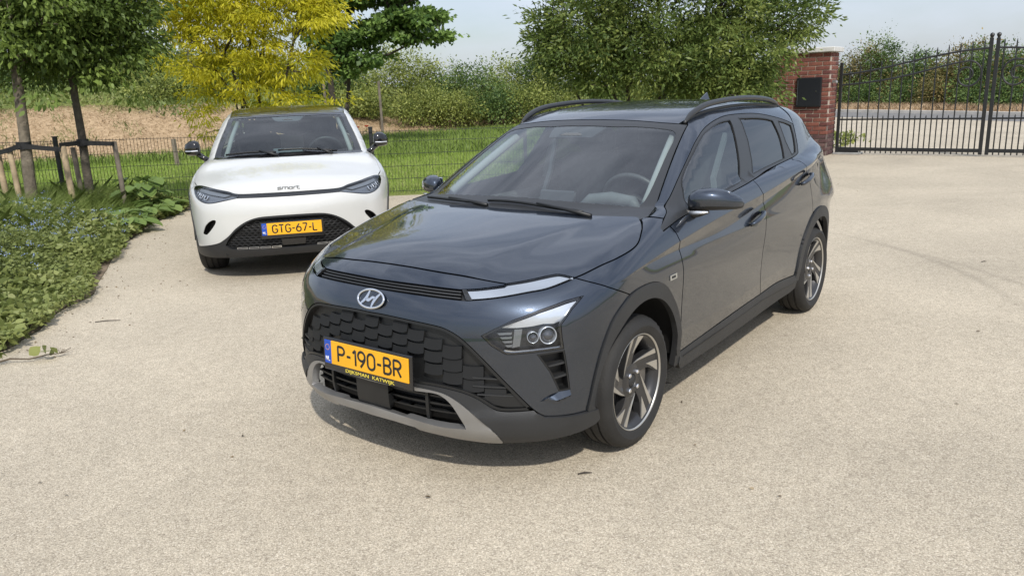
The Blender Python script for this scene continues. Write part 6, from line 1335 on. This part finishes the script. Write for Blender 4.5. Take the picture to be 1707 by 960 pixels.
leafobj('blue_flowers', V_, F_, leafmat('petal_blue', (.16, .24, .52), (.30, .40, .70), (.55, .62, .80), .3), .5+.22*rg.normal(size=m2), kind='stuff', label='tiny pale blue flowers scattered through the bed')
# broad-leaved plants near the fence end of the bed
for i, (px, py, y) in enumerate(((178, 352, 10.6), (228, 352, 11.0), (262, 335, 11.6), (150, 372, 9.9), (238, 300, 11.9), (205, 372, 10.0))):
    c = wp(px, py, y); m = 26; b0 = np.array((c[0], y, 0.)); t_ = thing('broad_leaf_plant', 'clump of large rounded leaves in the bed between driveway and fence', 'plant', tuple(b0), 0, 'large-leaved plants of the bed')
    an = rg.uniform(0, 2*math.pi, m); rr = .08+.24*rg.random(m); hz_ = max(.18, c[2])*(.55+.5*rg.random(m)); P_ = np.stack([np.cos(an)*rr, np.sin(an)*rr, hz_], -1); D_ = unit(np.stack([np.cos(an), np.sin(an), -.15+.3*rg.random(m)], -1))
    V_ = []; F_ = []; rv = []
    for j in range(m):
        d = D_[j]; s = unit(np.cross(d, (0, 0, 1.))); nn = np.cross(s, d); L = .16+.10*rg.random(); b1 = len(V_); ol = [(0, 0), (.08, .30), (.3, .46), (.6, .42), (.85, .22), (1, 0), (.85, -.22), (.6, -.42), (.3, -.46), (.08, -.30)]
        V_ += [tuple(P_[j]+d*L*a_+s*L*c_+nn*L*(.35*abs(c_)-.25*a_*a_+.04*math.sin(a_*19))) for a_, c_ in ol]+[tuple(P_[j]+d*L*.35-nn*L*.03), tuple(P_[j]+d*L*.7-nn*L*.12)]
        F_ += [(b1, b1+1, b1+2, b1+10), (b1+10, b1+2, b1+3, b1+11), (b1+11, b1+3, b1+4, b1+5), (b1+5, b1+6, b1+7, b1+11), (b1+11, b1+7, b1+8, b1+10), (b1+10, b1+8, b1+9, b1)]; rv += [rg.random()*.5+.35]*6
    me = mesh('leaf_rosette', V_, F_, L_BIG, True); setrnd(me, rv); obj('leaf_rosette', me, t_)
    b = MB()
    for j in range(0, m, 2): b.tube([(0, 0, 0), tuple(P_[j]*np.array((.4, .4, .7))), tuple(P_[j])], .005, 4)
    b.build('leaf_stalks', L_BIG, t_)
# trailing runner over the driveway edge, fallen twigs
b = MB(); rp = [wp(-10, 622, 4.80), wp(20, 612, 4.86), wp(50, 604, 4.87), wp(80, 596, 4.92), wp(100, 588, 4.97), wp(118, 578, 5.05)]
rp = [np.array((p[0], p[1], .022+.01*(i % 2))) for i, p in enumerate(rp)]; run = thing('bramble_runner', 'trailing plant runner with a few leaves lying over the driveway edge', 'plant runner', tuple(rp[0]*np.array((1, 1, 0))))
B0 = rp[0]*np.array((1, 1, 0)); b.tube([p-B0 for p in rp], [.006, .006, .005, .004, .003, .002], 6)
for j in range(7): p = rp[4]-B0; b.tube([p, p+np.array((rg.uniform(-.02, .12), rg.uniform(-.03, .09), rg.uniform(.0, .04)))], [.002, .001], 4)
b.build('stem', mat('runner_stem', (.10, .075, .05), .8), run)
P_ = np.array([rp[k]-B0+np.array((rg.normal()*.02, rg.normal()*.02, .02)) for k in (0, 0, 1, 1, 1, 2, 3, 3, 3, 3)]); V_, F_ = leaves(P_, unit(rg.normal(size=P_.shape)*np.array((1, 1, .4))+np.array((0, 0, .25))), .07+.05*rg.random(len(P_)), .7, rg, fine=True); leafobj('leaves', V_, F_, L_BED, .6+.2*rg.normal(size=len(P_)), run)
for i, (px, py) in enumerate(((180, 536), (1113, 640), (975, 790), (1640, 437))):
    g0 = wp(px, py, 5); d = np.array((g0[0], g0[1], g0[2]))-np.array((0, 0, CAM_H)); t = -CAM_H/d[2]; p = d*t; a_ = rg.uniform(0, 3); L = (.09, .02, .03, .025)[i]; b = MB(); b.tube([(p[0]-L*math.cos(a_*0+.15), p[1]-L*.2, .006), (p[0], p[1], .009), (p[0]+L, p[1]+L*.15, .005)], [.003, .004, .002], 5); b.build('fallen_twig', M_BARKD, label=('thin dry twig lying on the gravel beside the flower bed', 'tiny dark bark chip on the gravel beside the dark car', 'tiny dark bark chip on the gravel in front of the dark car', 'tiny dark bark chip on the gravel on the way to the gate')[i], cat='twig')
# poppies at the bank
for px, py, y in ((611, 212, 30.4), (596, 214, 30.2)):
    c = wp(px, py, y); zb = float(terrain(c[0], y)); p_ = thing('poppy', 'red poppy flower on the dry bank behind the mesh fence', 'flower', (c[0], y, zb), 0, 'poppies on the bank'); h = max(.25, c[2]-zb)
    b = MB(); b.tube([(0, 0, 0), (.01, 0, h)], .006, 5); b.build('stalk', L_TALL, p_); b = MB(); b.lathe([(.01, h), (.06, h+.02), (.085, h+.06), (.07, h+.055), (0, h+.015)], None, 10); b.build('petals', mat('petal_red', (.65, .05, .02), .6), p_)
# green tufts coming through the straw
rg = np.random.default_rng(95); P_ = scatter(60000, -22, 9, 18, 40, rg, lambda x, y: (y > bank_foot(x)-.2) & (y < bank_foot(x)+4.6) & (vnoise(x, y, .9, 23) > .57)); n = len(P_)
V_, F_ = blades(P_, unit(rg.normal(size=(n, 3))*.4+np.array((0, 0, 1))), .08+.16*rg.random(n), .010+.008*rg.random(n), rg, .4); leafobj('bank_tufts', V_, F_, L_WEED, .5+.5*(vnoise(P_[:, 0], P_[:, 1], 1.2, 3)-.5)+.15*rg.normal(size=n), kind='stuff', label='green grass tufts growing through the straw on the bank')
# small dry leaf litter and grit on the driveway, thicker along the bed
rg = np.random.default_rng(91); n = 300; yy = rg.uniform(4.9, 11.8, n); xx = np.interp(yy, [p[1] for p in EDGE], [p[0] for p in EDGE])+np.abs(rg.normal(size=n))*.35-.02
xx = np.concatenate([xx, rg.uniform(-4, 9, 220)]); yy = np.concatenate([yy, rg.uniform(1.8, 13.5, 220)]); k = ~in_bed(xx, yy, 0.) & (yy < np.where(xx < 2.6, 12.4, 13.5)); xx, yy = xx[k], yy[k]; n = len(xx)
V_, F_ = leaves(np.stack([xx, yy, np.full(n, .006)], -1), unit(np.stack([rg.normal(size=n), rg.normal(size=n), .12*rg.random(n)], -1)), .008+.022*rg.random(n)**2, .5, rg)
leafobj('leaf_litter', V_, F_, leafmat('dry_litter', (.07, .05, .03), (.20, .15, .09), (.33, .27, .17), .1), .5+.25*rg.normal(size=n), kind='stuff', label='scattered bits of dry leaf on the gravel')
